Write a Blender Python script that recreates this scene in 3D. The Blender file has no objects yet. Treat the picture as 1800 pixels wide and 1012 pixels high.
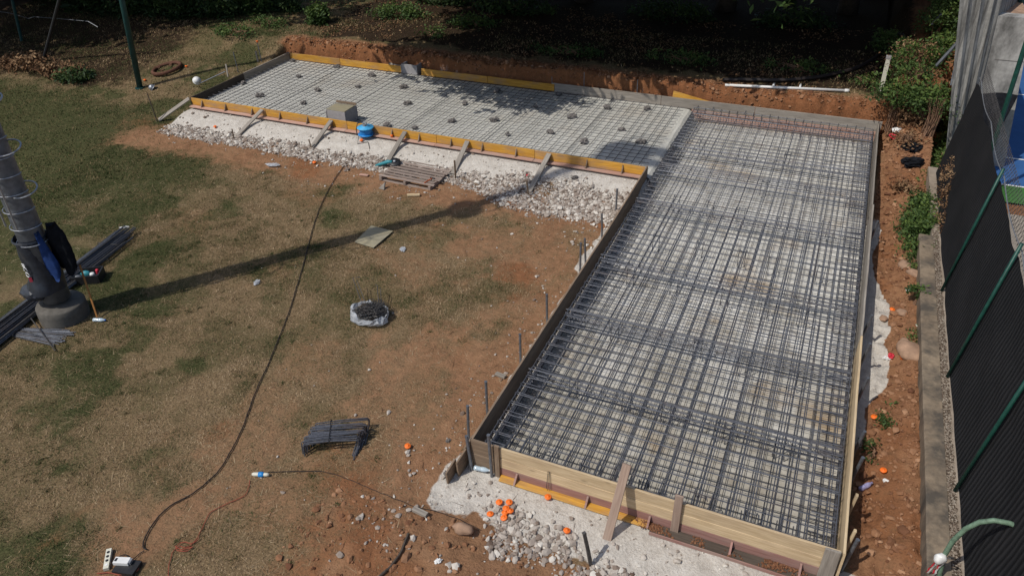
import bpy, math, random
import numpy as np
from mathutils import Vector, Matrix

random.seed(7)
rng = np.random.default_rng(11)
scene = bpy.context.scene
COL = scene.collection

# ------------------------------------------------------------------ camera
F_PX, CX, CY = 1319.43, 900.0, 506.0
EX = (0.91742467, -0.20444557, 0.34137075)
EY = (0.39721251, 0.52130293, -0.75529165)
EZ = (-0.02354154, 0.82851992, 0.55946451)
CAM = Vector((3.36205567, -6.09590499, 7.55))
ROT = Matrix((EX, EY, EZ))
cam_data = bpy.data.cameras.new("camera")
cam_data.sensor_width = 36.0
cam_data.lens = 36.0 * F_PX / 1800.0
cam_data.clip_end = 400
cam = bpy.data.objects.new("camera", cam_data)
M4 = ROT.to_4x4(); M4.translation = CAM
cam.matrix_world = M4
COL.objects.link(cam)
scene.camera = cam

def _ray(px, py):
    return ROT @ Vector((px - CX, -(py - CY), -F_PX))
def at(px, py, z=0.0):
    """world point seen at photo pixel (1800 wide) on the height z"""
    r = _ray(px, py); t = (z - CAM.z) / r.z
    return CAM + r * t
def aty(px, py, y):
    r = _ray(px, py); t = (y - CAM.y) / r.y
    return CAM + r * t

# ------------------------------------------------------------------ light
SUN_EL = math.radians(54.0)
sdx, sdy = 0.588, 0.809                     # direction shadows fall on the ground
world = bpy.data.worlds.new("World"); scene.world = world
world.use_nodes = True
wn = world.node_tree.nodes; wl = world.node_tree.links
bg = wn["Background"]; sky = wn.new("ShaderNodeTexSky")
sky.sky_type = 'NISHITA'; sky.sun_disc = False
sky.sun_elevation = SUN_EL
sky.sun_rotation = math.atan2(-sdx, -sdy)   # azimuth of the sun measured from +Y towards +X
sky.air_density = 1.0; sky.dust_density = 1.5
wl.new(sky.outputs[0], bg.inputs[0]); bg.inputs[1].default_value = 0.11
sun_data = bpy.data.lights.new("sun", 'SUN'); sun_data.energy = 3.4
sun_data.angle = math.radians(0.53); sun_data.color = (1.0, 0.95, 0.87)
sun = bpy.data.objects.new("sun", sun_data); COL.objects.link(sun)
sun.rotation_euler = Vector((sdx * math.cos(SUN_EL), sdy * math.cos(SUN_EL), -math.sin(SUN_EL))).to_track_quat('-Z', 'Y').to_euler()
sun.location = (-10, -10, 20)
vs = scene.view_settings
vs.view_transform = 'Standard'; vs.look = 'None'; vs.gamma = 1.0; vs.exposure = -0.10

# ------------------------------------------------------------------ noise
def ss(a, b, t):
    u = np.clip((t - a) / (b - a), 0, 1); return u * u * (3 - 2 * u)
_tab = np.random.default_rng(3).random((256, 256))
def vnoise(x, y):
    xi = np.floor(x).astype(int); yi = np.floor(y).astype(int)
    fx = x - xi; fy = y - yi
    fx = fx * fx * (3 - 2 * fx); fy = fy * fy * (3 - 2 * fy)
    a = _tab[xi & 255, yi & 255]; b = _tab[(xi + 1) & 255, yi & 255]
    c = _tab[xi & 255, (yi + 1) & 255]; d = _tab[(xi + 1) & 255, (yi + 1) & 255]
    return (a * (1 - fx) + b * fx) * (1 - fy) + (c * (1 - fx) + d * fx) * fy
def fbm(x, y, o=4, s=1.0):
    x = np.asarray(x, float) * s + 17.3; y = np.asarray(y, float) * s + 5.1
    v = 0; a = 0.5; n = 0
    for i in range(o):
        v = v + a * vnoise(x, y); n += a; a *= 0.5; x = x * 2.03 + 9.7; y = y * 2.03 + 3.1
    return v / n

# ------------------------------------------------------------------ terrain
LX0, LX1, LY0, LY1 = -12.83, 0.0, 8.71, 13.0      # raised left slab
RX0, RX1, RY0, RY1 = 0.0, 4.46, 0.0, 13.0         # deep right slab
ZT = 0.55                                          # top of the formwork
ZL, ZR = 0.33, 0.04                                # concrete levels

def box_mask(x, y, x0, x1, y0, y1, w):
    return ss(x0 - w, x0, x) * (1 - ss(x1, x1 + w, x)) * ss(y0 - w, y0, y) * (1 - ss(y1, y1 + w, y))

def soil_mask(x, y):
    n = fbm(x, y, 4, 0.9); n2 = fbm(x, y, 4, 2.6)
    m = np.zeros_like(np.asarray(x, float))
    # strip of turned soil before the raised slab, and around the deep slab
    m = np.maximum(m, ss(1.25, 0.15, np.abs(y - 7.15) + (n2 - .5) * 1.1) * (x < 0.3) * ss(-14.6, -13.2, x))
    m = np.maximum(m, ss(2.3, 0.3, np.abs(x) + (n - .5) * 2.6) * (y < 8.7))
    m = np.maximum(m, ss(-0.35, -1.0, y + (n2 - .5) * .8 + ss(1.2, -1.2, x) * .9) * ss(-1.7, -0.7, x + (n - .5)))
    m = np.maximum(m, ss(13.05, 13.25, y) * ss(14.2, 13.7, y + (n2 - .5) * .5) * ss(-13.6, -13.1, x) * ss(5.6, 4.8, x))
    m = np.maximum(m, ss(4.5, 4.7, x))
    # trodden tracks over the lawn
    for (px, py, r, s) in ((560, 640, 1.0, .45), (700, 480, 1.1, .5), (560, 330, 1.1, .5), (760, 620, 1.3, .8), (800, 760, 1.1, .75),
                           (620, 830, 1.2, .55), (440, 800, 1.3, .55), (330, 900, 1.0, .7), (230, 960, .9, .7), (640, 930, 1.0, .7),
                           (520, 880, .9, .6), (850, 430, 1.4, .8), (400, 250, 1.2, .6), (250, 215, .8, .4), (820, 940, 1.2, 1.0), (900, 560, 1.2, .7),
                           (330, 390, .8, .35), (480, 730, 1.0, .45), (700, 700, 1.2, .6), (500, 470, .9, .35), (960, 470, 1.2, .9)):
        p = at(px, py)
        d = np.hypot(x - p.x, y - p.y) / r + (n2 - .5) * 1.5
        m = np.maximum(m, s * ss(1.15, 0.25, d))
    return np.clip(m, 0, 1)

def green_mask(x, y):
    n = fbm(x, y, 3, 0.55); n2 = fbm(x + 30, y, 4, 1.6)
    g = .10 + .38 * ss(.40, .70, n2) + .25 * (fbm(x + 5, y, 3, 5.0) - .5)
    # lush at the far left, dry towards the slab
    g = g + .95 * ss(-9.6, -12.5, x + (n - .5) * 3 - (y - 3) * .18) * ss(9.5, 7.5, y)
    g = g + .20 * ss(-4, -7.5, x + y * .6) + ss(-3.2, -5.2, x + y * .25) * .60 * ss(.50, .64, fbm(x + 8, y + 2, 4, 1.25))
    g = g + .30 * ss(12.5, 15, y)
    for (px, py, r) in ((665, 490, .5), (600, 520, .45), (470, 480, .4), (770, 510, .35), (560, 440, .4), (720, 350, .4), (560, 850, .5), (520, 180, .1)):
        p = at(px, py)
        g = g + .42 * ss(1.1, .0, np.hypot(x - p.x, y - p.y) / r + (n2 - .5) * 1.3)
    return np.clip(g, 0, 1)

def white_mask(x, y):
    n2 = fbm(x + 9, y - 4, 4, 2.4)
    w = box_mask(x, y, -12.75, 0.0, 7.75 - .0, 8.8, .25) 
    w = w * ss(7.3, 7.75, y + (n2 - .5) * 1.0 - ss(-3.2, -2.0, x) * .35)
    w = np.maximum(w, box_mask(x, y, -1.7, 0, 7.2, 8.7, .4) * ss(.35, .6, n2))
    e = 0.08 + .28 * fbm(x, y, 3, .8)
    w = np.maximum(w, (1 - ss(e, e + .12, -x + (n2 - .5) * .3)) * (x < .1) * (y < 8.6) * (y > -.5))
    e2 = .62 + .35 * fbm(x * .7, y * 0, 2, .9)
    w = np.maximum(w, ss(-e2 - .16, -e2, y + (n2 - .5) * .7) * (y < .2) * ss(-.36, -.22, x + (n2 - .5) * .3) * ss(4.9, 4.5, x))
    r = 4.62 + .30 * ss(3.0, 3.8, y) * ss(7.4, 5.6, y) + .12 * ss(7.5, 9, y) * ss(11, 10, y) + .10 * (fbm(x * 0, y, 3, 1.4) - .5)
    w = np.maximum(w, (x > 4.4) * (1 - ss(r, r + .06, x + (n2 - .5) * .15)) * ss(2.0, 2.6, y) * ss(9.5, 8.5, y))
    w = np.maximum(w, .45 * ss(.58, .72, fbm(x + 3, y, 3, 3)) * ss(13.02, 13.1, y) * ss(13.35, 13.2, y) * ss(-12, -11, x) * ss(1, 0, x))
    return np.clip(w, 0, 1)

def terrain(x, y):
    x = np.asarray(x, float); y = np.asarray(y, float)
    n = fbm(x, y, 4, 1.1) - .5; f = fbm(x, y, 4, 5.5) - .5
    g = .40 * ss(8.6, 12, y) + .46 * ss(12, 13.7, y) + .02 * np.clip(y - 14, 0, 20)
    g = g + .05 * n
    # excavation round the two slabs
    wob = (fbm(x, y, 3, 1.7) - .5) * .35
    pit = ss(-13.15, -12.95, x + wob * .4) * (1 - ss(13.18, 13.36, y + wob * .6 + .10 * (fbm(x * 3.1, y * .3, 3, 1.6) - .5))) * (1 - ss(5.4, 5.7, x)) * ss(6.0, 8.6, y)
    g = g * (1 - pit) + .06 * pit
    g = g + .42 * (fbm(x * 1.9, y * 1.1, 5, 2.4) - .5) * ss(13.1, 13.3, y) * ss(13.75, 13.45, y) * ss(-13.2, -12.9, x) * ss(5.0, 4.6, x)
    # ballast slope carrying the raised slab
    sl = ss(7.35, 8.45, y) * ss(-13.3, -12.8, x) * (x < 0.02) * (y < 13.2)
    g = np.maximum(g, .27 * sl)
    g = np.where((x > LX0) & (x < 0.0) & (y > 8.73) & (y < 12.98), .22, g)
    g = np.where((x > 0.02) & (x < 4.44) & (y > .02) & (y < 12.98), -.08, g)
    # right trench strip up to the low wall, climbing to the back
    s = ss(4.85, 5.3, x) * .17 * (y < 12)
    rise = ss(9.6, 13.4, y) * ss(4.5, 4.9, x + (n) * .5) * .78
    g = np.where(x > 4.46, np.maximum(s, rise + (y > 13.2) * g * .9), g)
    g = g + np.where(x > 4.75, .10 * n + .20 * f * (x < 5.4), 0)
    # ground falls to the court behind the fence
    g = np.where(x > 5.62, np.where((y < 15.8) | (x > 6.7), -.10, g), g)
    # heap of turned soil in front
    g = g + .14 * ss(1.3, .2, np.hypot((x - .1) / 1.6, (y + 1.6) / .8)) + .05 * f * ss(0, -1.0, y) * ss(-1.6, -.6, x)
    g = g + .045 * ss(-.8, -.35, y) * (y < .05) * ss(-.5, -.1, x) * ss(4.9, 4.5, x)
    inside = box_mask(x, y, -12.9, 4.5, -.1, 13.05, .05) * ((x > 0) | (y > 8.6))
    g = g + (1 - inside) * (.030 * (fbm(x, y, 3, 2.3) - .5) + .035 * (fbm(x, y, 3, 9.0) - .5) * soil_mask(x, y))
    return g
def th(x, y):
    return float(terrain(np.array([x]), np.array([y]))[0])
def ground(px, py, dz=0.0):
    """terrain point seen at a photo pixel"""
    z = 0.0
    for i in range(12):
        p = at(px, py, z); z = .5 * z + .5 * th(p.x, p.y)
    p = at(px, py, z); return Vector((p.x, p.y, z + dz))

# ------------------------------------------------------------------ materials
def nodes_of(name):
    m = bpy.data.materials.new(name); m.use_nodes = True
    nt = m.node_tree; b = nt.nodes["Principled BSDF"]
    return m, nt, b
def ramp(nt, fac, stops):
    r = nt.nodes.new("ShaderNodeValToRGB"); e = r.color_ramp.elements
    while len(e) < len(stops): e.new(.5)
    for i, (p, c) in enumerate(stops):
        e[i].position = p; e[i].color = (*c, 1)
    nt.links.new(fac, r.inputs[0]); return r.outputs[0]
def noise(nt, vec, scale, detail=4, rough=.6):
    n = nt.nodes.new("ShaderNodeTexNoise"); n.inputs['Scale'].default_value = scale
    n.inputs['Detail'].default_value = detail; n.inputs['Roughness'].default_value = rough
    if vec is not None: nt.links.new(vec, n.inputs['Vector'])
    return n.outputs[0]
def mixc(nt, fac, a, b, mode='MIX'):
    m = nt.nodes.new("ShaderNodeMix"); m.data_type = 'RGBA'; m.blend_type = mode
    for sock, v in ((m.inputs[0], fac), (m.inputs[6], a), (m.inputs[7], b)):
        if hasattr(v, 'links') or hasattr(v, 'is_linked'): nt.links.new(v, sock)
        elif isinstance(v, (int, float)): sock.default_value = v
        else: sock.default_value = (*v, 1)
    return m.outputs[2]
def math_n(nt, op, a, b=None, clamp=False):
    m = nt.nodes.new("ShaderNodeMath"); m.operation = op; m.use_clamp = clamp
    for i, v in enumerate((a, b)):
        if v is None: continue
        if isinstance(v, (int, float)): m.inputs[i].default_value = v
        else: nt.links.new(v, m.inputs[i])
    return m.outputs[0]
def bump(nt, b, h, strength=.3, dist=.02):
    n = nt.nodes.new("ShaderNodeBump"); n.inputs['Strength'].default_value = strength
    n.inputs['Distance'].default_value = dist; nt.links.new(h, n.inputs['Height'])
    nt.links.new(n.outputs[0], b.inputs['Normal'])
def coord(nt, kind='Object'):
    return nt.nodes.new("ShaderNodeTexCoord").outputs[kind]
def mapping(nt, vec, scale):
    m = nt.nodes.new("ShaderNodeMapping"); m.inputs['Scale'].default_value = scale
    nt.links.new(vec, m.inputs[0]); return m.outputs[0]
def attr(nt, name):
    a = nt.nodes.new("ShaderNodeAttribute"); a.attribute_name = name; return a.outputs['Fac']

def plain(name, c, rough=.7, metal=0.0, var=.25, scale=18, spec=.4):
    m, nt, b = nodes_of(name)
    n = noise(nt, coord(nt), scale)
    lo = tuple(v * (1 - var) for v in c); hi = tuple(min(1, v * (1 + var)) for v in c)
    nt.links.new(ramp(nt, n, ((.3, lo), (.7, hi))), b.inputs['Base Color'])
    b.inputs['Roughness'].default_value = rough; b.inputs['Metallic'].default_value = metal
    b.inputs['Specular IOR Level'].default_value = spec
    bump(nt, b, n, .15, .004)
    return m
def wood(name, dark, light, stain=(.25, .2, .17), stain_amt=.4, rough=.8, knots=True):
    m, nt, b = nodes_of(name)
    co = coord(nt)
    oi = nt.nodes.new("ShaderNodeObjectInfo")
    ad = nt.nodes.new("ShaderNodeVectorMath"); ad.operation = 'ADD'
    cx = nt.nodes.new("ShaderNodeCombineXYZ")
    k = math_n(nt, 'MULTIPLY', oi.outputs['Random'], 37.0)
    for i in range(3): nt.links.new(k, cx.inputs[i])
    nt.links.new(co, ad.inputs[0]); nt.links.new(cx.outputs[0], ad.inputs[1])
    v = ad.outputs[0]
    g = noise(nt, mapping(nt, v, (1.6, 26, 26)), 1.6, 5, .65)
    s = noise(nt, mapping(nt, v, (1.0, 3, 3)), 1.4, 4, .6)
    c = ramp(nt, g, ((.32, dark), (.68, light)))
    c = mixc(nt, ramp(nt, s, ((.45, (0, 0, 0)), (.75, (stain_amt,) * 3))), c, stain)
    if knots:
        vo = nt.nodes.new("ShaderNodeTexVoronoi"); vo.inputs['Scale'].default_value = 1.0
        nt.links.new(mapping(nt, v, (2.2, 6, 6)), vo.inputs['Vector'])
        kf = ramp(nt, vo.outputs['Distance'], ((.0, (.75,) * 3), (.14, (0, 0, 0))))
        c = mixc(nt, kf, c, tuple(q * .45 for q in dark))
    tint = math_n(nt, 'ADD', math_n(nt, 'MULTIPLY', oi.outputs['Random'], .3), .83)
    hs = nt.nodes.new("ShaderNodeHueSaturation"); nt.links.new(tint, hs.inputs['Value']); nt.links.new(c, hs.inputs['Color'])
    nt.links.new(hs.outputs[0], b.inputs['Base Color'])
    b.inputs['Roughness'].default_value = rough
    b.inputs['Specular IOR Level'].default_value = .2
    bump(nt, b, g, .35, .004)
    return m

def make_ground_mat():
    m, nt, b = nodes_of("ground")
    co = coord(nt)
    nf = noise(nt, co, 34, 6, .7); nm = noise(nt, co, 6, 5, .65); nl = noise(nt, co, 1.1, 4, .6)
    nx = noise(nt, mapping(nt, co, (1, 1.0, 1)), 90, 3, .6)
    fib = ramp(nt, nf, ((.30, (.060, .040, .023)), (.5, (.200, .132, .072)), (.68, (.38, .27, .155))))
    fib = mixc(nt, .35, fib, ramp(nt, nx, ((.35, (.060, .042, .024)), (.68, (.36, .275, .165)))))
    grn = ramp(nt, nf, ((.32, (.026, .028, .012)), (.55, (.078, .080, .034)), (.72, (.17, .155, .075))))
    soil = ramp(nt, nm, ((.28, (.150, .070, .036)), (.5, (.235, .118, .060)), (.72, (.33, .180, .100))))
    soil = mixc(nt, .35, soil, ramp(nt, nf, ((.3, (.085, .042, .024)), (.7, (.42, .245, .145)))))
    soil = mixc(nt, ramp(nt, nl, ((.35, (0, 0, 0)), (.7, (.55,) * 3))), soil, (.33, .195, .110))
    soil = mixc(nt, math_n(nt, 'MULTIPLY', attr(nt, 'red'), .75), soil, mixc(nt, 1.0, soil, (.80, .56, .42), 'MULTIPLY'))
    wh = ramp(nt, nm, ((.3, (.40, .36, .31)), (.6, (.60, .56, .50)), (.8, (.72, .69, .63))))
    wh = mixc(nt, .4, wh, ramp(nt, nf, ((.3, (.32, .28, .24)), (.7, (.76, .72, .66)))))
    litter_shade = ramp(nt, nf, ((.35, (.016, .011, .008)), (.55, (.040, .027, .017)), (.72, (.12, .075, .042))))  # leaf litter kept near black: the canopy's shade is put into its colour
    def soften(a, k=.55, lo=.36, hi=.64):
        s = math_n(nt, 'ADD', attr(nt, a), math_n(nt, 'MULTIPLY', math_n(nt, 'SUBTRACT', nm, .5), k * 1.3))
        s = math_n(nt, 'ADD', s, math_n(nt, 'MULTIPLY', math_n(nt, 'SUBTRACT', nf, .5), k * 1.2))
        return ramp(nt, s, ((lo, (0, 0, 0)), (hi, (1, 1, 1))))
    c = mixc(nt, soften('green', .8, .12, 1.0), fib, grn)
    c = mixc(nt, soften('soil', .9, .15, .95), c, soil)
    c = mixc(nt, soften('litter', .7), c, litter_shade)  # leaf litter darkened with painted tree shade
    c = mixc(nt, soften('white', .35), c, wh)
    nt.links.new(c, b.inputs['Base Color'])
    b.inputs['Roughness'].default_value = 1.0
    b.inputs['Specular IOR Level'].default_value = .05
    h = math_n(nt, 'ADD', nf, math_n(nt, 'MULTIPLY', nm, 1.5))
    bump(nt, b, h, .8, .03)
    return m

def make_concrete(name, lo, hi, rust=0.0, streak=None, damp=False):
    m, nt, b = nodes_of(name)
    co = coord(nt)
    n1 = noise(nt, co, 1.3, 6, .65); n2 = noise(nt, co, 14, 5, .6)
    c = ramp(nt, n1, ((.3, lo), (.66, hi)))
    c = mixc(nt, .35, c, ramp(nt, n2, ((.3, tuple(v * .75 for v in lo)), (.7, tuple(min(1, v * 1.1) for v in hi)))))
    if damp:
        sp = nt.nodes.new('ShaderNodeSeparateXYZ'); nt.links.new(co, sp.inputs[0])
        dv = math_n(nt, 'ADD', math_n(nt, 'MULTIPLY', sp.outputs[1], .10), math_n(nt, 'MULTIPLY', n1, .9))
        c = mixc(nt, ramp(nt, dv, ((.55, (.62,) * 3), (1.0, (0, 0, 0)))), c, (.27, .235, .175))
        n5 = noise(nt, co, 4.5, 5, .7)
        c = mixc(nt, ramp(nt, n5, ((.50, (0, 0, 0)), (.66, (.55,) * 3))), c, (.24, .20, .15))
    if rust:
        n3 = noise(nt, co, .55, 4, .6)
        c = mixc(nt, ramp(nt, n3, ((.56, (0, 0, 0)), (.72, (rust,) * 3))), c, (.40, .27, .14))
    if streak:
        n4 = noise(nt, mapping(nt, co, streak), 1.0, 5, .7)
        c = mixc(nt, ramp(nt, n4, ((.42, (.0,) * 3), (.62, (.8,) * 3))), c, (.055, .052, .048))
    nt.links.new(c, b.inputs['Base Color'])
    b.inputs['Roughness'].default_value = .9; b.inputs['Specular IOR Level'].default_value = .2
    bump(nt, b, n2, .3, .01)
    return m
def toned(name, stops, rough=.9, spec=.15, trans=0.0):
    """colour picked by the per-face 'tone' attribute"""
    m, nt, b = nodes_of(name)
    n = noise(nt, coord(nt), 25, 3)
    f = math_n(nt, 'ADD', attr(nt, 'tone'), math_n(nt, 'MULTIPLY', math_n(nt, 'SUBTRACT', n, .5), .25))
    c = ramp(nt, f, stops)
    nt.links.new(c, b.inputs['Base Color'])
    b.inputs['Roughness'].default_value = rough; b.inputs['Specular IOR Level'].default_value = spec
    if trans:
        out = nt.nodes["Material Output"]; tr = nt.nodes.new("ShaderNodeBsdfTranslucent")
        mx = nt.nodes.new("ShaderNodeMixShader"); mx.inputs[0].default_value = trans
        nt.links.new(c, tr.inputs[0]); nt.links.new(b.outputs[0], mx.inputs[1]); nt.links.new(tr.outputs[0], mx.inputs[2])
        nt.links.new(mx.outputs[0], out.inputs[0])
    return m

MT = {}
MT['ground'] = make_ground_mat()
MT['blinding_left'] = make_concrete("blinding_left", (.43, .42, .38), (.60, .59, .54), .22)
MT['blinding_right'] = make_concrete("blinding_right", (.50, .48, .42), (.74, .725, .68), .8, None, True)
MT['wall_concrete'] = make_concrete("wall_concrete", (.23, .225, .21), (.38, .37, .345), 0, (9, 9, .3))
MT['low_wall'] = make_concrete("low_wall", (.16, .12, .085), (.29, .23, .165), 0, (2, 2, .5))
MT['precast'] = make_concrete("precast", (.26, .25, .25), (.36, .34, .34))
MT['grit'] = toned("grit", ((.2, (.07, .052, .038)), (.6, (.17, .13, .10)), (.9, (.32, .28, .23))))
def make_steel():
    m, nt, b = nodes_of('steel_bar'); co = coord(nt); n1 = noise(nt, co, 26, 3); n2 = noise(nt, co, 2.2, 5, .7)
    c = ramp(nt, n1, ((.3, (.066, .072, .090)), (.7, (.135, .142, .165))))
    c = mixc(nt, ramp(nt, n2, ((.52, (0, 0, 0)), (.70, (.55,) * 3))), c, (.115, .075, .055))
    nt.links.new(c, b.inputs['Base Color']); b.inputs['Roughness'].default_value = .5; b.inputs['Metallic'].default_value = .4
    bump(nt, b, noise(nt, co, 120, 1), .4, .003); return m
MT['steel'] = make_steel()
MT['steel_dull'] = plain("steel_bar_dull", (.075, .070, .068), .6, .3, .45, 20)
MT['wire'] = plain("wire_steel", (.052, .052, .058), .55, .35, .4, 12)
MT['pipe_steel'] = plain("pipe_steel", (.17, .18, .20), .45, .5, .3, 25)
MT['rust'] = plain("rusty_iron", (.11, .048, .028), .85, .15, .5, 30)
MT['yellow'] = wood("yellow_form_ply", (.40, .19, .03), (.66, .36, .06), (.30, .20, .14), .95, .6, False)
MT['red_ply'] = wood("red_form_ply", (.24, .125, .105), (.36, .20, .17), (.33, .27, .23), .8, .7, False)
MT['pink_ledge'] = wood("pink_form_ply", (.36, .20, .15), (.52, .33, .26), (.44, .37, .32), .7, .75, False)
MT['new_wood'] = wood("fresh_board", (.44, .32, .185), (.66, .52, .335), (.36, .26, .17), .6)
MT['grey_wood'] = wood("grey_board", (.20, .175, .15), (.36, .325, .28), (.19, .16, .13), .5)
MT['brown_wood'] = wood("brown_board", (.15, .105, .072), (.28, .20, .135), (.28, .22, .17), .5)
MT['prop_wood'] = wood("prop_board", (.23, .16, .125), (.36, .265, .205), (.30, .24, .20), .5)
MT['dark_wood'] = wood("dark_board", (.050, .040, .033), (.095, .075, .06), (.12, .10, .08), .4)
MT['orange'] = plain("orange_plastic", (.85, .17, .02), .45, 0, .12, 30)
MT['white'] = plain("white_plastic", (.72, .72, .70), .45, 0, .08, 20)
MT['offwhite'] = plain("cream_plastic", (.62, .60, .50), .5, 0, .1, 20)
MT['black'] = plain("black_plastic", (.018, .018, .02), .5, 0, .3, 20)
MT['blue'] = plain("blue_plastic", (.015, .20, .52), .4, 0, .2, 20)
MT['sky_blue'] = plain("light_blue_plastic", (.07, .38, .68), .4, 0, .15, 20)
MT['teal'] = plain("teal_plastic", (.03, .22, .26), .45, 0, .2, 20)
MT['green_paint'] = plain("green_paint", (.010, .060, .045), .45, .1, .3, 15)
MT['pole_green'] = plain("dark_green_paint", (.018, .060, .058), .45, .1, .3, 9)
MT['pale_green'] = plain("weathered_green_paint", (.12, .19, .13), .6, 0, .35, 20)
MT['galv'] = plain("galvanised_steel", (.15, .16, .18), .5, .45, .35, 7)
MT['galv_light'] = plain("galvanised_bar", (.32, .33, .35), .4, .6, .2, 12)
MT['cable'] = plain("black_rubber", (.022, .016, .014), .6, 0, .2, 30)
MT['red_cable'] = plain("red_rubber", (.27, .065, .035), .55, 0, .2, 30)
MT['cloth_black'] = plain("black_cloth", (.010, .011, .014), .9, 0, .4, 12, .1)
MT['cloth_blue'] = plain("blue_cloth", (.020, .048, .16), .8, 0, .4, 9, .15)
MT['bag_dark'] = plain("dark_film", (.028, .032, .042), .38, 0, .4, 9)
MT['red_print'] = plain("red_print", (.20, .012, .03), .6, 0, .2, 12)
MT['white_print'] = plain("white_print", (.62, .62, .62), .6, 0, .1, 12)
MT['tape_red'] = plain("red_film", (.55, .03, .05), .5, 0, .15, 20)
MT['bottle'] = plain("clear_bottle", (.45, .55, .62), .15, 0, .2, 20, .8)
MT['bottle_violet'] = plain("violet_bottle", (.36, .34, .55), .2, 0, .35, 25, .8)
MT['blue_cap'] = plain("blue_cap", (.05, .16, .5), .4)
MT['stone'] = toned("stone", ((.05, (.12, .080, .058)), (.35, (.25, .20, .165)), (.65, (.38, .33, .285)), (.95, (.60, .56, .50))))
MT['stone_soil'] = toned("soil_stone", ((.1, (.13, .058, .032)), (.55, (.25, .125, .066)), (.95, (.38, .22, .13))))
MT['rock'] = plain("pale_rock", (.33, .21, .14), .9, 0, .3, 7)
MT['spacer'] = plain("spacer_stone", (.15, .135, .125), .95, 0, .4, 25)
MT['ply'] = wood("weathered_ply", (.24, .215, .15), (.33, .30, .22), (.42, .35, .2), .6, .8, False)
MT['pallet'] = wood("pallet_wood", (.20, .155, .13), (.35, .28, .24), (.20, .16, .13), .4)
MT['straw'] = toned("grass_blades", ((.10, (.040, .056, .020)), (.30, (.088, .090, .040)), (.45, (.16, .115, .058)), (.7, (.29, .20, .115)), (.95, (.47, .36, .23))), 1, .05)
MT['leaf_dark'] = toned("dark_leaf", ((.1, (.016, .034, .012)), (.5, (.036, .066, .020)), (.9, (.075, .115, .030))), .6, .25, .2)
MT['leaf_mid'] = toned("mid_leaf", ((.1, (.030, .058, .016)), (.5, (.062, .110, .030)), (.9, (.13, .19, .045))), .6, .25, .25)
MT['leaf_dry'] = toned("dry_leaf", ((.1, (.08, .040, .023)), (.5, (.17, .095, .050)), (.9, (.32, .21, .12))), .9, .1)
MT['bark'] = plain("bark", (.07, .052, .04), .95, 0, .4, 12)
MT['twig'] = plain("dry_twig", (.20, .115, .07), .9, 0, .4, 20)

def make_film():
    m, nt, b = nodes_of("clear_film")
    b.inputs['Base Color'].default_value = (.55, .58, .62, 1); b.inputs['Roughness'].default_value = .22
    b.inputs['Alpha'].default_value = .55
    bump(nt, b, noise(nt, coord(nt), 22, 3), .9, .02)
    return m
MT['film'] = make_film()
def make_screen():
    m, nt, b = nodes_of("windscreen_net")
    co = coord(nt)
    w = nt.nodes.new("ShaderNodeTexWave"); w.wave_type = 'BANDS'; w.bands_direction = 'Y'
    w.inputs['Scale'].default_value = 3.4; w.inputs['Distortion'].default_value = 1.6; w.inputs['Detail'].default_value = 2
    w.inputs['Detail Scale'].default_value = 1.5
    nt.links.new(mapping(nt, co, (1, 1, .6)), w.inputs['Vector'])
    n = noise(nt, co, 1.2, 4)
    c = ramp(nt, math_n(nt, 'ADD', math_n(nt, 'MULTIPLY', w.outputs[0], .35), math_n(nt, 'MULTIPLY', n, .65)), ((.25, (.010, .011, .013)), (.75, (.026, .026, .028))))
    nt.links.new(c, b.inputs['Base Color']); b.inputs['Roughness'].default_value = .9
    b.inputs['Specular IOR Level'].default_value = .12
    bump(nt, b, w.outputs[0], .7, .03)
    return m
MT['screen'] = make_screen()
def make_court(name, c):
    m, nt, b = nodes_of(name)
    n = noise(nt, coord(nt), 2.0, 5); n2 = noise(nt, coord(nt), 60, 2)
    k = ramp(nt, n, ((.3, tuple(v * .8 for v in c)), (.7, tuple(v * 1.15 for v in c))))
    nt.links.new(mixc(nt, .25, k, ramp(nt, n2, ((.3, tuple(v * .6 for v in c)), (.7, tuple(v * 1.4 for v in c))))), b.inputs['Base Color'])
    b.inputs['Roughness'].default_value = .9; b.inputs['Specular IOR Level'].default_value = .15
    return m
MT['court_blue'] = make_court("court_blue", (.035, .105, .27))
MT['court_green'] = make_court("court_green", (.05, .15, .035))

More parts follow.
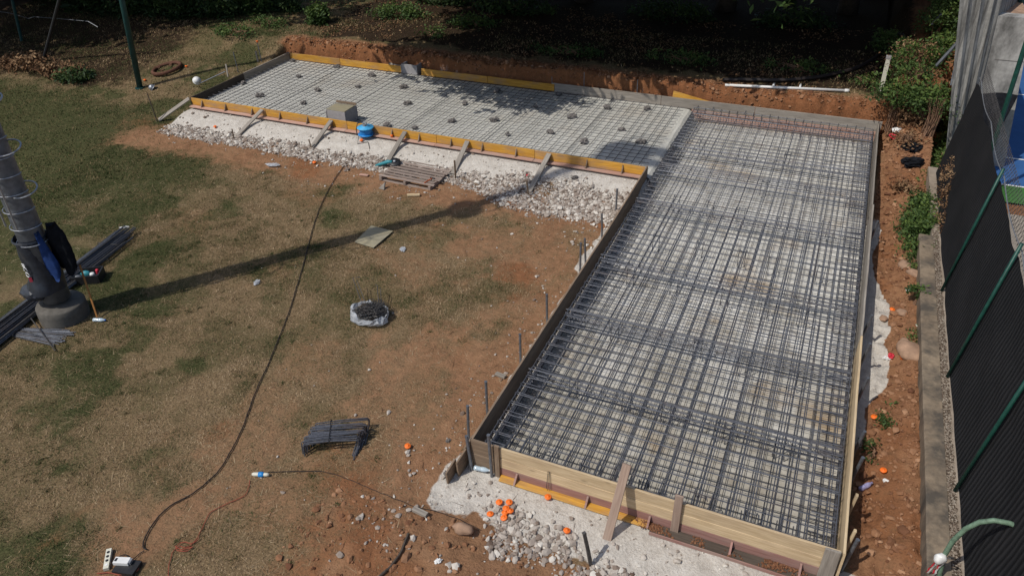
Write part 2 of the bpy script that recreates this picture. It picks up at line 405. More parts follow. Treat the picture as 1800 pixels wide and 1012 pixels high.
# ------------------------------------------------------------------ object helpers
def tag(o, label=None, cat=None, group=None, kind=None):
    if label: o['label'] = label
    if cat: o['category'] = cat
    if group: o['group'] = group
    if kind: o['kind'] = kind
    return o
def thing(name, label, cat, loc, group=None):
    o = bpy.data.objects.new(name, None); COL.objects.link(o)
    o.location = loc; o.empty_display_size = .2
    return tag(o, label, cat, group)
class MB:
    def __init__(s): s.v = []; s.f = []; s.t = []
    def add(s, vs_, fs, tone=None):
        b = len(s.v); s.v += [tuple(p) for p in vs_]; s.f += [tuple(i + b for i in f) for f in fs]
        if tone is not None: s.t += [tone] * len(fs)
    def box(s, x0, x1, y0, y1, z0, z1):
        s.add([(x0, y0, z0), (x1, y0, z0), (x1, y1, z0), (x0, y1, z0), (x0, y0, z1), (x1, y0, z1), (x1, y1, z1), (x0, y1, z1)],
              [(0, 3, 2, 1), (4, 5, 6, 7), (0, 1, 5, 4), (1, 2, 6, 5), (2, 3, 7, 6), (3, 0, 4, 7)])
        return s
    def obox(s, c, u, v, w):
        """box with centre c and half-axis vectors u, v, w"""
        c, u, v, w = map(Vector, (c, u, v, w)); p = []
        for k in (-1, 1):
            for (i, j) in ((-1, -1), (1, -1), (1, 1), (-1, 1)): p.append(c + u * i + v * j + w * k)
        s.add(p, [(0, 3, 2, 1), (4, 5, 6, 7), (0, 1, 5, 4), (1, 2, 6, 5), (2, 3, 7, 6), (3, 0, 4, 7)]); return s
    def tube(s, pts, r, n=6, cap=True):
        pts = [Vector(p) for p in pts]; rs = r if isinstance(r, (list, tuple)) else [r] * len(pts)
        rings = []; up = None
        for i, p in enumerate(pts):
            d = (pts[min(i + 1, len(pts) - 1)] - pts[max(i - 1, 0)])
            if d.length < 1e-9: d = Vector((0, 0, 1))
            d.normalize()
            if up is None: up = Vector((0, 0, 1)) if abs(d.z) < .9 else Vector((1, 0, 0))
            a = d.cross(up)
            if a.length < 1e-4: a = d.cross(Vector((0, 1, 0)))
            a.normalize(); bb = a.cross(d).normalized(); up = bb
            rings.append([p + (a * math.cos(2 * math.pi * k / n) + bb * math.sin(2 * math.pi * k / n)) * rs[i] for k in range(n)])
        vs_ = [q for rg in rings for q in rg]; fs = []
        for i in range(len(pts) - 1):
            for k in range(n):
                fs.append((i * n + k, i * n + (k + 1) % n, (i + 1) * n + (k + 1) % n, (i + 1) * n + k))
        if cap: fs += [tuple(range(n - 1, -1, -1)), tuple((len(pts) - 1) * n + k for k in range(n))]
        s.add(vs_, fs); return s
    def lathe(s, prof, c=(0, 0, 0), n=20, axis=None):
        c = Vector(c); ax = Vector(axis).normalized() if axis else Vector((0, 0, 1))
        a = ax.orthogonal().normalized(); b = ax.cross(a); vs_ = []; fs = []
        for (r, z) in prof:
            for k in range(n):
                t = 2 * math.pi * k / n; vs_.append(c + ax * z + (a * math.cos(t) + b * math.sin(t)) * r)
        for i in range(len(prof) - 1):
            for k in range(n): fs.append((i * n + k, i * n + (k + 1) % n, (i + 1) * n + (k + 1) % n, (i + 1) * n + k))
        s.add(vs_, fs); return s
    def build(s, name, m, parent=None, smooth=False):
        me = bpy.data.meshes.new(name)
        off = parent.location if parent is not None else Vector((0, 0, 0))
        if parent is not None and parent.parent is not None: off = off + parent.parent.location
        if parent is None and s.v:
            mn = [min(v[i] for v in s.v) for i in range(3)]; mx = [max(v[i] for v in s.v) for i in range(3)]
            off = Vector(((mn[0] + mx[0]) / 2, (mn[1] + mx[1]) / 2, mn[2]))
        me.from_pydata([(v[0] - off[0], v[1] - off[1], v[2] - off[2]) for v in s.v], [], s.f)
        me.materials.append(m)
        if s.t:
            a = me.attributes.new('tone', 'FLOAT', 'FACE'); a.data.foreach_set('value', s.t)
        if smooth: me.polygons.foreach_set('use_smooth', [True] * len(me.polygons))
        me.update()
        o = bpy.data.objects.new(name, me); COL.objects.link(o)
        if parent is not None: o.parent = parent
        else: o.location = off
        return o
def np_mesh(name, V, Fq, m, tone=None, parent=None, smooth=False):
    """fast mesh of equal-size faces"""
    V = np.asarray(V, np.float32); Fq = np.asarray(Fq, np.int32)
    me = bpy.data.meshes.new(name); nf, k = Fq.shape
    if parent is not None: V = V - np.array(parent.location, np.float32)
    me.vertices.add(len(V)); me.vertices.foreach_set('co', V.ravel())
    me.loops.add(nf * k); me.loops.foreach_set('vertex_index', Fq.ravel())
    me.polygons.add(nf); me.polygons.foreach_set('loop_start', np.arange(0, nf * k, k, dtype=np.int32))
    me.polygons.foreach_set('use_smooth', np.full(nf, smooth))
    me.materials.append(m)
    if tone is not None:
        a = me.attributes.new('tone', 'FLOAT', 'FACE'); a.data.foreach_set('value', np.asarray(tone, np.float32))
    me.update(calc_edges=True)
    o = bpy.data.objects.new(name, me); COL.objects.link(o)
    if parent is not None: o.parent = parent
    return o
def plank(name, p0, p1, wdir, width, thick, m, parent=None, jit=.003):
    """board from p0 to p1 (centre line), its width along wdir; grain follows its local X axis"""
    p0 = Vector(p0); p1 = Vector(p1); x = (p1 - p0); L = x.length; x.normalize()
    w = Vector(wdir); w = (w - x * w.dot(x)).normalized(); n = x.cross(w)
    segs = max(1, int(L / .6)); vs_ = []; fs = []; c = min(.004, thick * .2)
    prof = [(-1, -1, c, 0), (1, -1, -c, 0), (1, -1, 0, c), (1, 1, 0, -c), (1, 1, -c, 0), (-1, 1, c, 0), (-1, 1, 0, -c), (-1, -1, 0, c)]
    for i in range(segs + 1):
        j1 = random.uniform(-jit, jit); j2 = random.uniform(-jit, jit)
        for (a, b, da, db) in prof: vs_.append((L * i / segs, a * width / 2 + da + j1, b * thick / 2 + db + j2))
    k = 8
    for i in range(segs):
        for q in range(k): fs.append((i * k + q, (i + 1) * k + q, (i + 1) * k + (q + 1) % k, i * k + (q + 1) % k))
    fs += [tuple(range(k)), tuple(segs * k + q for q in range(k - 1, -1, -1))]
    me = bpy.data.meshes.new(name); me.from_pydata(vs_, [], fs); me.materials.append(m); me.update()
    o = bpy.data.objects.new(name, me); COL.objects.link(o)
    mt = Matrix((x, w, n)).transposed().to_4x4()
    o.rotation_euler = mt.to_euler(); o.location = p0
    if parent is not None: o.parent = parent; o.location = p0 - parent.location
    return o
ICO = None
def ico():
    global ICO
    if ICO is None:
        t = (1 + 5 ** .5) / 2
        v = np.array([(-1, t, 0), (1, t, 0), (-1, -t, 0), (1, -t, 0), (0, -1, t), (0, 1, t), (0, -1, -t), (0, 1, -t), (t, 0, -1), (t, 0, 1), (-t, 0, -1), (-t, 0, 1)]) / math.sqrt(1 + t * t)
        f = np.array([(0, 11, 5), (0, 5, 1), (0, 1, 7), (0, 7, 10), (0, 10, 11), (1, 5, 9), (5, 11, 4), (11, 10, 2), (10, 7, 6), (7, 1, 8), (3, 9, 4), (3, 4, 2), (3, 2, 6), (3, 6, 8), (3, 8, 9), (4, 9, 5), (2, 4, 11), (6, 2, 10), (8, 6, 7), (9, 8, 1)])
        ICO = (v, f)
    return ICO
def stones(name, P, S, m, tone, flat=.65):
    v, f = ico(); n = len(P); P = np.asarray(P); S = np.asarray(S)
    A = rng.normal(size=(n, 3, 3)); Q = np.linalg.qr(A)[0]
    sc = S[:, None] * rng.uniform(.6, 1.25, (n, 3))
    V = v[None] * rng.uniform(.6, 1.25, (n, 12, 1)) * sc[:, None, :]
    V = np.einsum('nij,nkj->nki', Q, V); V[:, :, 2] *= flat; V = V + P[:, None, :]
    Fq = (f[None] + (np.arange(n) * 12)[:, None, None]).reshape(-1, 3)
    return np_mesh(name, V.reshape(-1, 3), Fq, m, np.repeat(tone, 20))
def rock(name, p, r, m, squash=(1, .8, .6), rot=0, parent=None, crumple=0):
    """irregular boulder from a twice-divided icosahedron"""
    v, f = ico(); v = [Vector(q) for q in v]; f = [tuple(q) for q in f]
    for _ in range(2):
        mid = {}; nf = []
        def gm(a, b):
            k = (min(a, b), max(a, b))
            if k not in mid: mid[k] = len(v); v.append(((v[a] + v[b]) / 2).normalized())
            return mid[k]
        for (a, b, c) in f:
            x, y, z = gm(a, b), gm(b, c), gm(c, a); nf += [(a, x, z), (b, y, x), (c, z, y), (x, y, z)]
        f = nf
    sd = random.random() * 50; mb = MB(); out = []
    ca, sa = math.cos(rot), math.sin(rot)
    for q in v:
        d = 1 + .55 * (float(fbm(q.x + sd, q.y + q.z * .7, 3, 1.4)) - .5) + crumple * (random.random() - .5)
        x, y, z = q.x * squash[0] * d, q.y * squash[1] * d, q.z * squash[2] * d
        out.append((p[0] + r * (x * ca - y * sa), p[1] + r * (x * sa + y * ca), p[2] + r * z))
    mb.add(out, f)
    return mb.build(name, m, parent, not crumple)

# ------------------------------------------------------------------ the setting
def make_ground():
    xs = np.concatenate([np.arange(-90, -34, 4), np.arange(-34, -20, .5), np.arange(-20, -14, .1), np.arange(-14, 6.0, .038), np.arange(6.0, 12, .25), np.arange(12, 92, 4)])
    ys = np.concatenate([np.arange(-60, -8, 4), np.arange(-8, -3.4, .25), np.arange(-3.4, 14.3, .038), np.arange(14.3, 20, .1), np.arange(20, 30, .5), np.arange(30, 124, 4)])
    X, Y = np.meshgrid(xs, ys, indexing='ij'); Z = terrain(X, Y)
    nx, ny = X.shape
    V = np.stack([X, Y, Z], -1).reshape(-1, 3)
    idx = np.arange(nx * ny).reshape(nx, ny)
    Fq = np.stack([idx[:-1, :-1], idx[1:, :-1], idx[1:, 1:], idx[:-1, 1:]], -1).reshape(-1, 4)
    o = np_mesh('ground', V, Fq, MT['ground'], None, None, True)
    me = o.data
    litter_shade = ss(13.7, 14.6, Y + (fbm(X, Y, 3, 1.2) - .5) * 1.5) * ss(-14, -12, X) * ss(5.5, 4.5, X)  # ground under the trees: leaf litter plus shade painted into the colour
    litter_shade = np.maximum(litter_shade, .75 * ss(-15, -18, X) * ss(8.5, 10.5, Y + (fbm(X, Y, 3, .9) - .5) * 3))
    cut = ss(13.0, 13.2, Y) * ss(14.0, 13.6, Y) * ss(-13.5, -13.0, X); cut = np.maximum(cut, .75 * ss(4.6, 4.8, X) * (.5 + .5 * ss(.4, .6, fbm(X, Y, 3, 1.5))))
    cut = np.maximum(cut, .8 * ss(.60, .72, fbm(X + 31, Y + 3, 3, .8)) * (Y < 8))
    for nm, arr in (('red', cut), ('soil', soil_mask(X, Y)), ('green', green_mask(X, Y)), ('white', white_mask(X, Y)), ('litter', litter_shade)):
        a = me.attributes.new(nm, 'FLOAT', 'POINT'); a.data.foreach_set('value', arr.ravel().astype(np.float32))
    tag(o, kind='structure')
make_ground()

def slab(name, x0, x1, y0, y1, z, zb, m):
    mb = MB(); nx = int((x1 - x0) / .12); ny = int((y1 - y0) / .12); vs_ = []; fs = []
    X, Y = np.meshgrid(np.linspace(x0, x1, nx + 1), np.linspace(y0, y1, ny + 1), indexing='ij')
    Z = z + .012 * (fbm(X, Y, 3, 1.2) - .5)
    V = np.stack([X, Y, Z], -1).reshape(-1, 3); idx = np.arange((nx + 1) * (ny + 1)).reshape(nx + 1, ny + 1)
    Fq = np.stack([idx[:-1, :-1], idx[1:, :-1], idx[1:, 1:], idx[:-1, 1:]], -1).reshape(-1, 4)
    return tag(np_mesh(name, V, Fq, m, None, None, True), kind='structure')
slab('blinding_concrete_floor', LX0, -.10, LY0, LY1, ZL, .2, MT['blinding_left'])
slab('deep_concrete_floor', RX0, RX1, RY0, RY1, ZR, -.1, MT['blinding_right'])
# ramp where the raised bed drops into the deep one
mb = MB(); n = 60
for i in range(n):
    y0 = LY0 + (LY1 - LY0) * i / n; y1 = LY0 + (LY1 - LY0) * (i + 1) / n
    def prof(y): 
        w = .05 * (float(fbm(y, 3.3, 3, 2.)) - .5)
        return [(-.12, y, ZL + .001), (-.02 + w, y, ZL - .01), (.06 + w, y, ZL - .07), (.12 + w, y, .12), (.24 + w, y, ZR - .01)]
    a, b = prof(y0), prof(y1)
    for k in range(4): mb.add([a[k], a[k + 1], b[k + 1], b[k]], [(0, 1, 2, 3)])
tag(mb.build('concrete_step', MT['blinding_left']), kind='structure')

# tennis court beyond the fence
def sheet(name, pts, z, m):
    mb = MB(); mb.add([(x, y, z) for x, y in pts], [tuple(range(len(pts)))]); return tag(mb.build(name, m), kind='structure')
yl0 = at(1780, 327, -.06).y; yl1 = at(1780, 279, -.06).y; yl2 = at(1795, 167, -.06).y; yg = at(1780, 357, -.06).y
sheet('court_surface', [(6.3, yl0), (20, yl0), (20, 34), (6.3, 34)], -.060, MT['court_blue'])
sheet('court_margin', [(6.3, yg), (20, yg), (20, yl0), (6.3, yl0)], -.056, MT['court_green'])
sheet('court_path', [(6.3, -2), (20, -2), (20, yg - .55), (6.3, yg - .55)], -.060, make_concrete("path", (.24, .20, .16), (.36, .32, .27)))
for yy in (yl0, yl1, yl2):
    sheet('court_line', [(6.3, yy - .03), (20, yy - .03), (20, yy + .03), (6.3, yy + .03)], -.051, MT['white'])

# ------------------------------------------------------------------ reinforcement
def cage():
    root = thing('reinforcement_cage', 'dense two-layer steel bar cage filling the deep right-hand formwork', 'reinforcement', (2.2, 6.5, .05))
    lo = MB()                                           # bottom mat
    for x in np.arange(.10, 4.4, .2): lo.tube([(x, .06, .085), (x + random.uniform(-.012, .012), 12.94, .085)], .0042, 4)
    for y in np.arange(.10, 12.95, .2): lo.tube([(.06, y, .094), (4.40, y + random.uniform(-.012, .012), .094)], .0042, 4)
    tag(lo.build('bottom_mesh', MT['steel_dull'], root), kind='stuff')
    lo2 = MB()
    for y in np.arange(.2, 12.9, .2): lo2.tube([(.05, y + .01, .112), (4.41, y + .01 + random.uniform(-.012, .012), .112)], .0042, 4)
    for x in np.arange(.2, 4.3, .2): lo2.tube([(x, .05, .125), (x + random.uniform(-.012, .012), 12.9, .125)], .0045, 4)
    tag(lo2.build('bottom_bars', MT['steel'], root), kind='stuff')
    lap = [(5.0, 6.1), (5.1, 6.9)]
    for i, x in enumerate(np.arange(.18, 4.38, .205)):
        j = random.uniform(-.012, .012); off = .022 + random.uniform(-.004, .010)
        y0 = .07 + random.uniform(0, .05)
        e1 = 7.5 + (.25 if i % 2 else -.15) + random.uniform(-.1, .1); s2 = 4.75 + (.2 if i % 2 else 0) + random.uniform(-.1, .1)
        b = MB(); b.tube([(x + j, y0, .40), (x + j + random.uniform(-.012, .012), e1 * .5, .395), (x + j + random.uniform(-.01, .01), e1, .40)], .0078, 5)
        b.build('longitudinal_bar', MT['steel'], root)
        b = MB(); b.tube([(x + j + off, s2, .40), (x + j + off + random.uniform(-.012, .012), 9.2, .395), (x + j + off, 12.86, .40)], .0078, 5)
        b.build('longitudinal_bar', MT['steel'], root)
        b = MB(); jj = j + .030 + random.uniform(-.004, .006)
        b.tube([(x + jj, y0, .402), (x + jj + random.uniform(-.012, .012), 2.4, .40), (x + jj + random.uniform(-.01, .01), 4.6 + random.uniform(-.3, .3), .40)], .0066, 5)
        b.build('longitudinal_bar', MT['steel'], root)
    for i, y in enumerate(np.arange(.12, 12.9, .2)):
        y2 = y + random.uniform(-.018, .018)
        b = MB(); b.tube([(.115, y2, .418), (2.2, y2 + random.uniform(-.02, .02), .416), (4.40, y2 + random.uniform(-.018, .018), .418)], .0088 if y < 6.5 else .0074, 5)
        b.build('cross_bar', MT['steel'], root)
    # lattice girders under the top mat, across the cage
    for (px, py) in ((1250, 262), (1250, 300), (1250, 372), (1270, 492), (1240, 602), (1250, 735)):
        y = at(px, py, .42).y; g = MB()
        g.tube([(.08, y, .385), (4.38, y, .385)], .013, 5); g.tube([(.08, y + .035, .43), (4.38, y + .035, .43)], .010, 5) 
        for s in (-.045, .045): g.tube([(.08, y + s, .27), (4.38, y + s, .27)], .009, 4)
        pts = []
        k = 0; x = .1
        zz = []
        while x < 4.35:
            zz.append((x, y + (-.045 if (k // 2) % 2 else .045) * (1 if k % 2 else 0), .27 if k % 2 else .385)); x += .07; k += 1
        g.tube(zz, .0065, 4); g.build('lattice_girder', MT['steel'], root)
    # hairpins closing the edges
    pins = []
    for y in np.arange(.130, 12.9, .2): pins += [((.10, y), (1, 0)), ((4.405, y), (-1, 0))]
    for x in np.arange(.2, 4.3, .2): pins += [((x, .055), (0, 1)), ((x, 12.93), (0, -1))]
    pins.sort(key=lambda q: q[0][1])
    rest = MB()
    for i, ((x, y), (dx, dy)) in enumerate(pins):
        zt = .445 + random.uniform(-.01, .02) + (.05 * random.random() if dy < 0 else 0); L = .30; q = random.uniform(-.012, .012)
        pts = [(x + dx * L - dy * q, y + dy * L + dx * q, zt - .01), (x + dx * .03, y + dy * .03, zt), (x, y, zt - .03), (x, y, .13), (x + dx * .03, y + dy * .03, .1), (x + dx * L, y + dy * L, .1)]
        b = rest if i >= 100 else MB()
        b.tube(pts, .0075, 5)
        if i < 100: b.build('hairpin', MT['steel'], root)
    tag(rest.build('hairpins', MT['steel'], root), kind='stuff')
    e = MB()
    for (x0, y0, x1, y1) in ((.12, .08, .12, 12.9), (4.385, .08, 4.385, 12.9), (.08, .075, 4.38, .075), (.08, 12.91, 4.38, 12.91)):
        for z in (.430, .27, .145): e.tube([(x0, y0, z), ((x0 + x1) / 2 + .008, (y0 + y1) / 2, z + .006), (x1, y1, z)], .009, 5)
    e.build('edge_bar', MT['steel'], root)
    # chair hooks standing through the mat
    k = 0
    for (px, py) in ((1185, 345), (1245, 355), (1310, 368), (1378, 375), (1445, 390), (1160, 415), (1225, 425), (1300, 440), (1365, 455), (1452, 470),
                     (1115, 475), (1180, 490), (1270, 508), (1340, 528), (1420, 545), (1075, 570), (1235, 600), (1315, 628), (1405, 655),
                     (1015, 670), (1095, 690), (1180, 715), (1275, 745), (1365, 770), (1035, 820), (1140, 850), (1240, 875), (1330, 905), (945, 775),
                     (1240, 250), (1300, 262), (1380, 270), (1460, 285), (1350, 320), (1425, 330), (1490, 350)):
        p = at(px, py, .45); x, y = p.x, p.y; b = MB(); w = .12
        s = random.choice((-1, 1))
        for o in (0, w):
            b.tube([(x + o * s, y + .1, .10), (x + o * s, y, .12), (x + o * s, y + .01, .475), (x + o * s + .015, y - .03, .495), (x + o * s + .03, y - .05, .46)], .007, 5)
        b.tube([(x, y + .01, .44), (x + w * s, y + .01, .44)], .007, 5)
        b.build('support_chair', MT['steel'], root)
        k += 1
cage()

def wiremesh():
    root = thing('wire_mesh', 'welded steel wire mesh over the pale concrete of the raised left slab', 'wire mesh', (-6.4, 10.9, ZL))
    for x in np.arange(LX0 + .12, -.15, .2):
        x2 = x + random.uniform(-.015, .015); b = MB()
        b.tube([(x2, LY0 + .07, ZL + .055), (x2 + random.uniform(-.02, .02), 10.8, ZL + .052 + random.uniform(-.008, .008)), (x2 + random.uniform(-.015, .015), LY1 - .06, ZL + .055)], 0.0082, 4)
        b.build('cross_wire', MT['wire'], root)
    for y in np.arange(LY0 + .13, LY1 - .08, .2):
        y2 = y + random.uniform(-.012, .012); b = MB()
        pts = [(x, y2 + random.uniform(-.012, .012), ZL + .067 + random.uniform(-.006, .006)) for x in np.linspace(LX0 + .05, -.12, 9)]
        b.tube(pts, 0.0082, 4); b.build('long_wire', MT['wire'], root)
    # sheet laps: extra wires near each joint
    for x in (-10.7, -8.55, -6.4, -4.25, -2.1):
        b = MB(); b.tube([(x + .03, LY0 + .1, ZL + .062), (x + .05, LY1 - .1, ZL + .062)], .007, 4); b.build('lap_wire', MT['wire'], root)
wiremesh()

sp_px = [(515, 108), (592, 118), (653, 133), (525, 135), (558, 159), (629, 153), (710, 154), (457, 169), (533, 182), (717, 183), (817, 183), (794, 214), (869, 212), (892, 237),
         (942, 189), (680, 221), (730, 226), (874, 161), (1067, 190), (1137, 192), (1005, 206), (967, 233), (1093, 229), (1026, 250), (1126, 250), (983, 167), (428, 147)]
desc = ['in the back left corner of the raised slab', 'second from the left along the back yellow board', 'third from the left along the back yellow board', 'left of centre in the sunny far left end',
        'behind the concrete box, the left one', 'straight behind the concrete box', 'at the left tip of the tree shadow', 'near the left end of the front yellow boards', 'left of the concrete box by the front board',
        'right of the concrete box in mid slab', 'below the tree shadow, the left one', 'in line with the pallet, mid slab', 'in line with the fourth prop, mid slab', 'by the front board between fourth and fifth prop',
        'below the right part of the tree shadow', 'just behind the blue cable reel', 'behind the front board right of the cable reel', 'inside the tree shadow, middle', 'in the sunny strip under the grey back board, left',
        'in the sunny strip under the grey back board, right', 'above the round mast shadow, left', 'left of the round mast shadow', 'at the upper rim of the round mast shadow', 'inside the left part of the round mast shadow',
        'at the right rim of the round mast shadow', 'inside the tree shadow, right end', 'beside the dark left end board']
for (px, py), d in zip(sp_px, desc):
    p = at(px, py, ZL + .02); mb = MB(); v_ = []
    root = rock('spacer_stone', (p.x, p.y, ZL + .045), .085 + random.uniform(-.02, .03), MT['spacer'], (1.1, .8, .55), random.random() * 3, None, .5)
    tag(root, 'grey spacer under the mesh ' + d, 'spacer', 'spacer stones under the wire mesh')

# ------------------------------------------------------------------ formwork
def form_panel(x0, x1, y, side, label):
    """yellow upright board on a pinkish ledge board with triangular cleats; side = -1 outward towards the viewer"""
    root = thing('formwork_panel', label, 'formwork', ((x0 + x1) / 2, y, .3), 'yellow formwork panels')
    g = .006
    plank('face_board', (x0 + g, y - .014 * 1, .455), (x1 - g, y - .014, .455), (0, 0, 1), .20, .027, MT['yellow'], root)
    if side:
        plank('ledge_board', (x0 + g, y + side * .095, .340), (x1 - g, y + side * .095, .340), (0, 1, 0), .13, .027, MT['pink_ledge'], root)
        n = max(2, int((x1 - x0) / .75))
        for i in range(n):
            x = x0 + (i + .5) * (x1 - x0) / n + random.uniform(-.08, .08); c = MB(); yy = y + side * .030
            for xx in (x - .012, x + .012): c.add([(xx, yy, .355), (xx, yy + side * .10, .355), (xx, yy, .53)], [])
            b = 0; c.f = [(0, 1, 2), (3, 5, 4), (0, 3, 4, 1), (1, 4, 5, 2), (2, 5, 3, 0)]
            c.build('cleat', MT['brown_wood'], root)
    return root
fx = [LX0, -10.3, -7.75, -5.2, -2.65, -.07]
fl = ['yellow front formwork panel at the far left end', 'yellow front formwork panel behind the second prop and left of the concrete box', 'yellow front formwork panel behind the blue cable reel',
      'yellow front formwork panel above the wooden pallet', 'yellow front formwork panel ending at the brown long board']
for i in range(5): form_panel(fx[i], fx[i + 1], LY0, -1, fl[i])
bx_ = [LX0 + .03, -10.9, at(700, 122, .55).x]
form_panel(bx_[0], bx_[1], LY1 + .03, 0, 'yellow back board at the far left under the red earth bank')
form_panel(bx_[1], bx_[2], LY1 + .03, 0, 'yellow back board left of the concrete chamber')
c2 = at(738, 122, .55).x; e2 = at(850, 140, .55).x; e3 = at(968, 155, .55).x
form_panel(c2, e2, LY1 + .03, 0, 'yellow back board right of the concrete chamber in tree shadow')
form_panel(e2, e3, LY1 + .03, 0, 'faded yellow back board touching the grey back boards')
# grey boards behind both slabs
gx = [e3 - .1, e3 + 3.0, 1.6, 4.56]
for i, l in enumerate(('long grey back board with tree shadow on it, left one', 'grey back board in front of the yellow offcut', 'grey back board closing the far right corner')):
    plank('form_board', (gx[i] + .005, LY1 + .035, .46), (gx[i + 1] - .005, LY1 + .035, .465), (0, 0, 1), .25, .03, MT['grey_wood'])
    o = bpy.context.scene.collection.objects[-1] if False else None
    ob = [q for q in COL.objects if q.name.startswith('form_board')][-1]
    tag(ob, l, 'board', 'formwork boards')
def tboard(label, p0, p1, wdir, w, t, m, name='form_board', cat='board', group='formwork boards'):
    return tag(plank(name, p0, p1, wdir, w, t, MT[m]), label, cat, group)
tboard('brown lower back board with bar ends in front, far side of the deep slab', (.02, LY1 + .034, .19), (4.5, LY1 + .034, .19), (0, 0, 1), .28, .028, 'pink_ledge')
# dark end boards of raised slab
tboard('dark weathered end board on the left of the raised slab, front half', (LX0 - .016, LY0 - .03, .44), (LX0 - .016, 10.85, .44), (0, 0, 1), .24, .03, 'dark_wood')
tboard('dark weathered end board on the left of the raised slab, back half', (LX0 - .016, 10.86, .44), (LX0 - .016, LY1 + .05, .44), (0, 0, 1), .24, .03, 'grey_wood')
# long side boards of deep slab, left: three lengths
ys = (-.02, 2.9, 5.9, 8.78)
for i, l in enumerate(('brown side board at the near left corner of the deep slab', 'brown side board in the middle of the long left side', 'brown side board meeting the raised slab corner')):
    tboard(l, (-.018, ys[i] + .004, .305), (-.018 - .03 * (i == 2), ys[i + 1] - .004, .305), (0, 0, 1), .49, .030, 'brown_wood')
# right side: lighter boards
ys = (-.04, 4.1, 8.6, 13.05)
for i, l in enumerate(('pale side board at the near right corner of the deep slab', 'pale side board halfway up the right side', 'pale side board at the far right corner')):
    tboard(l, (4.478, ys[i] + .004, .31), (4.478 + .02 * (i == 1), ys[i + 1] - .004, .31), (0, 0, 1), .48, .030, 'new_wood' if i == 0 else 'grey_wood')
# near end boards (stack of three)
tboard('fresh pale top board of the near end wall', (.37, -.017, .465), (4.44, -.017, .465), (0, 0, 1), .17, .03, 'new_wood')
tboard('fresh pale second board of the near end wall', (.37, -.020, .290), (4.44, -.020, .290), (0, 0, 1), .17, .03, 'new_wood')
tboard('reddish bottom board of the near end wall', (.37, -.018, .105), (4.44, -.018, .105), (0, 0, 1), .19, .028, 'red_ply')
tboard('old grey brown top board at the near left corner', (-.03, -.017, .43), (.36, -.017, .43), (0, 0, 1), .24, .03, 'brown_wood')
tboard('old grey brown lower board at the near left corner', (-.03, -.019, .175), (.36, -.019, .175), (0, 0, 1), .26, .03, 'brown_wood')
# yellow ledge with cleats along near end
root = thing('ledge_panel', 'yellow ledge strip with reddish cleats along the foot of the near end wall', 'formwork', (1.2, -.1, .02), 'ledge strips at the near end wall')
zt = .072
xe = at(1144, 918, .035).x
plank('ledge_board', (.40, -.088, zt), (xe, -.088, zt + .004), (0, 1, 0), .105, .024, MT['yellow'], root)
for px in (.62, at(1034, 878, .1).x, xe - .015):
    c = MB()
    for xx in (px - .012, px + .012): c.add([(xx, -.040, zt + .015), (xx, -.155, zt + .015), (xx, -.040, .19)], [])
    c.f = [(0, 1, 2), (3, 5, 4), (0, 3, 4, 1), (1, 4, 5, 2), (2, 5, 3, 0)]
    c.build('cleat', MT['red_ply'], root)
root = thing('ledge_panel', 'dirty dark ledge strip along the right half of the near end wall', 'formwork', (3.2, -.1, .02), 'ledge strips at the near end wall')
plank('ledge_board', (xe + .02, -.115, zt), (4.42, -.115, zt - .01), (0, 1, 0), .15, .024, MT['dark_wood'], root)
plank('edge_strip', (xe + .02, -.197, zt + .005), (4.42, -.197, zt - .005), (0, 0, 1), .05, .012, MT['red_ply'], root)
for px in (at(1284, 965, .1).x, 4.1):
    c = MB()
    for xx in (px - .012, px + .012): c.add([(xx, -.040, zt + .015), (xx, -.155, zt + .015), (xx, -.040, .19)], [])
    c.f = [(0, 1, 2), (3, 5, 4), (0, 3, 4, 1), (1, 4, 5, 2), (2, 5, 3, 0)]
    c.build('cleat', MT['red_ply'], root)
# uprights against the near end wall
tboard('dark upright board strip beside the near left steel pipe', (.355, -.055, .02), (.355, -.055, .60), (1, 0, 0), .065, .03, 'brown_wood', 'upright_strip', 'board', 'upright strips of the near end wall')
tboard('brown upright strip in the middle of the near end wall', (at(1186, 930, .08).x, -.060, .08), (at(1186, 930, .08).x, -.060, .70), (1, 0, 0), .095, .03, 'prop_wood', 'upright_strip', 'board', 'upright strips of the near end wall')
tboard('wide grey upright strip at the near right corner', (4.36, -.060, .04), (4.36, -.060, .58), (1, 0, 0), .16, .03, 'grey_wood', 'upright_strip', 'board', 'upright strips of the near end wall')
p = ground(1066, 948)
tboard('long reddish plank leaning on the near end wall and rising above it', (p.x, p.y, .02), (p.x + .07, -.05 + .02, .93), (1, 0, 0), .105, .032, 'prop_wood', 'leaning_plank', 'plank', 'loose planks')
# loop of tie wire hanging on near wall
mb = MB(); mb.tube([(1.05, -.045, .42), (1.03, -.05, .12), (1.06, -.06, .06), (1.08, -.05, .12), (1.07, -.045, .42)], .004, 4)
tag(mb.build('tie_wire', MT['steel_dull']), 'thin loop of tie wire hanging on the near end wall', 'wire')
# short pieces outside the near left corner
for i, (xx, yy, h, l) in enumerate(((-.13, .10, .34, 'upper offcut board standing outside the near left corner'), (-.12, -.14, .32, 'middle offcut board standing outside the near left corner'), (-.20, -.30, .26, 'lowest offcut board standing outside the near left corner'))):
    tboard(l, (xx, yy - .12, h / 2), (xx + .01, yy + .13, h / 2 + .02), (0, 0, 1), h, .025, 'brown_wood', 'offcut_board', 'board', 'offcut boards at the near left corner')

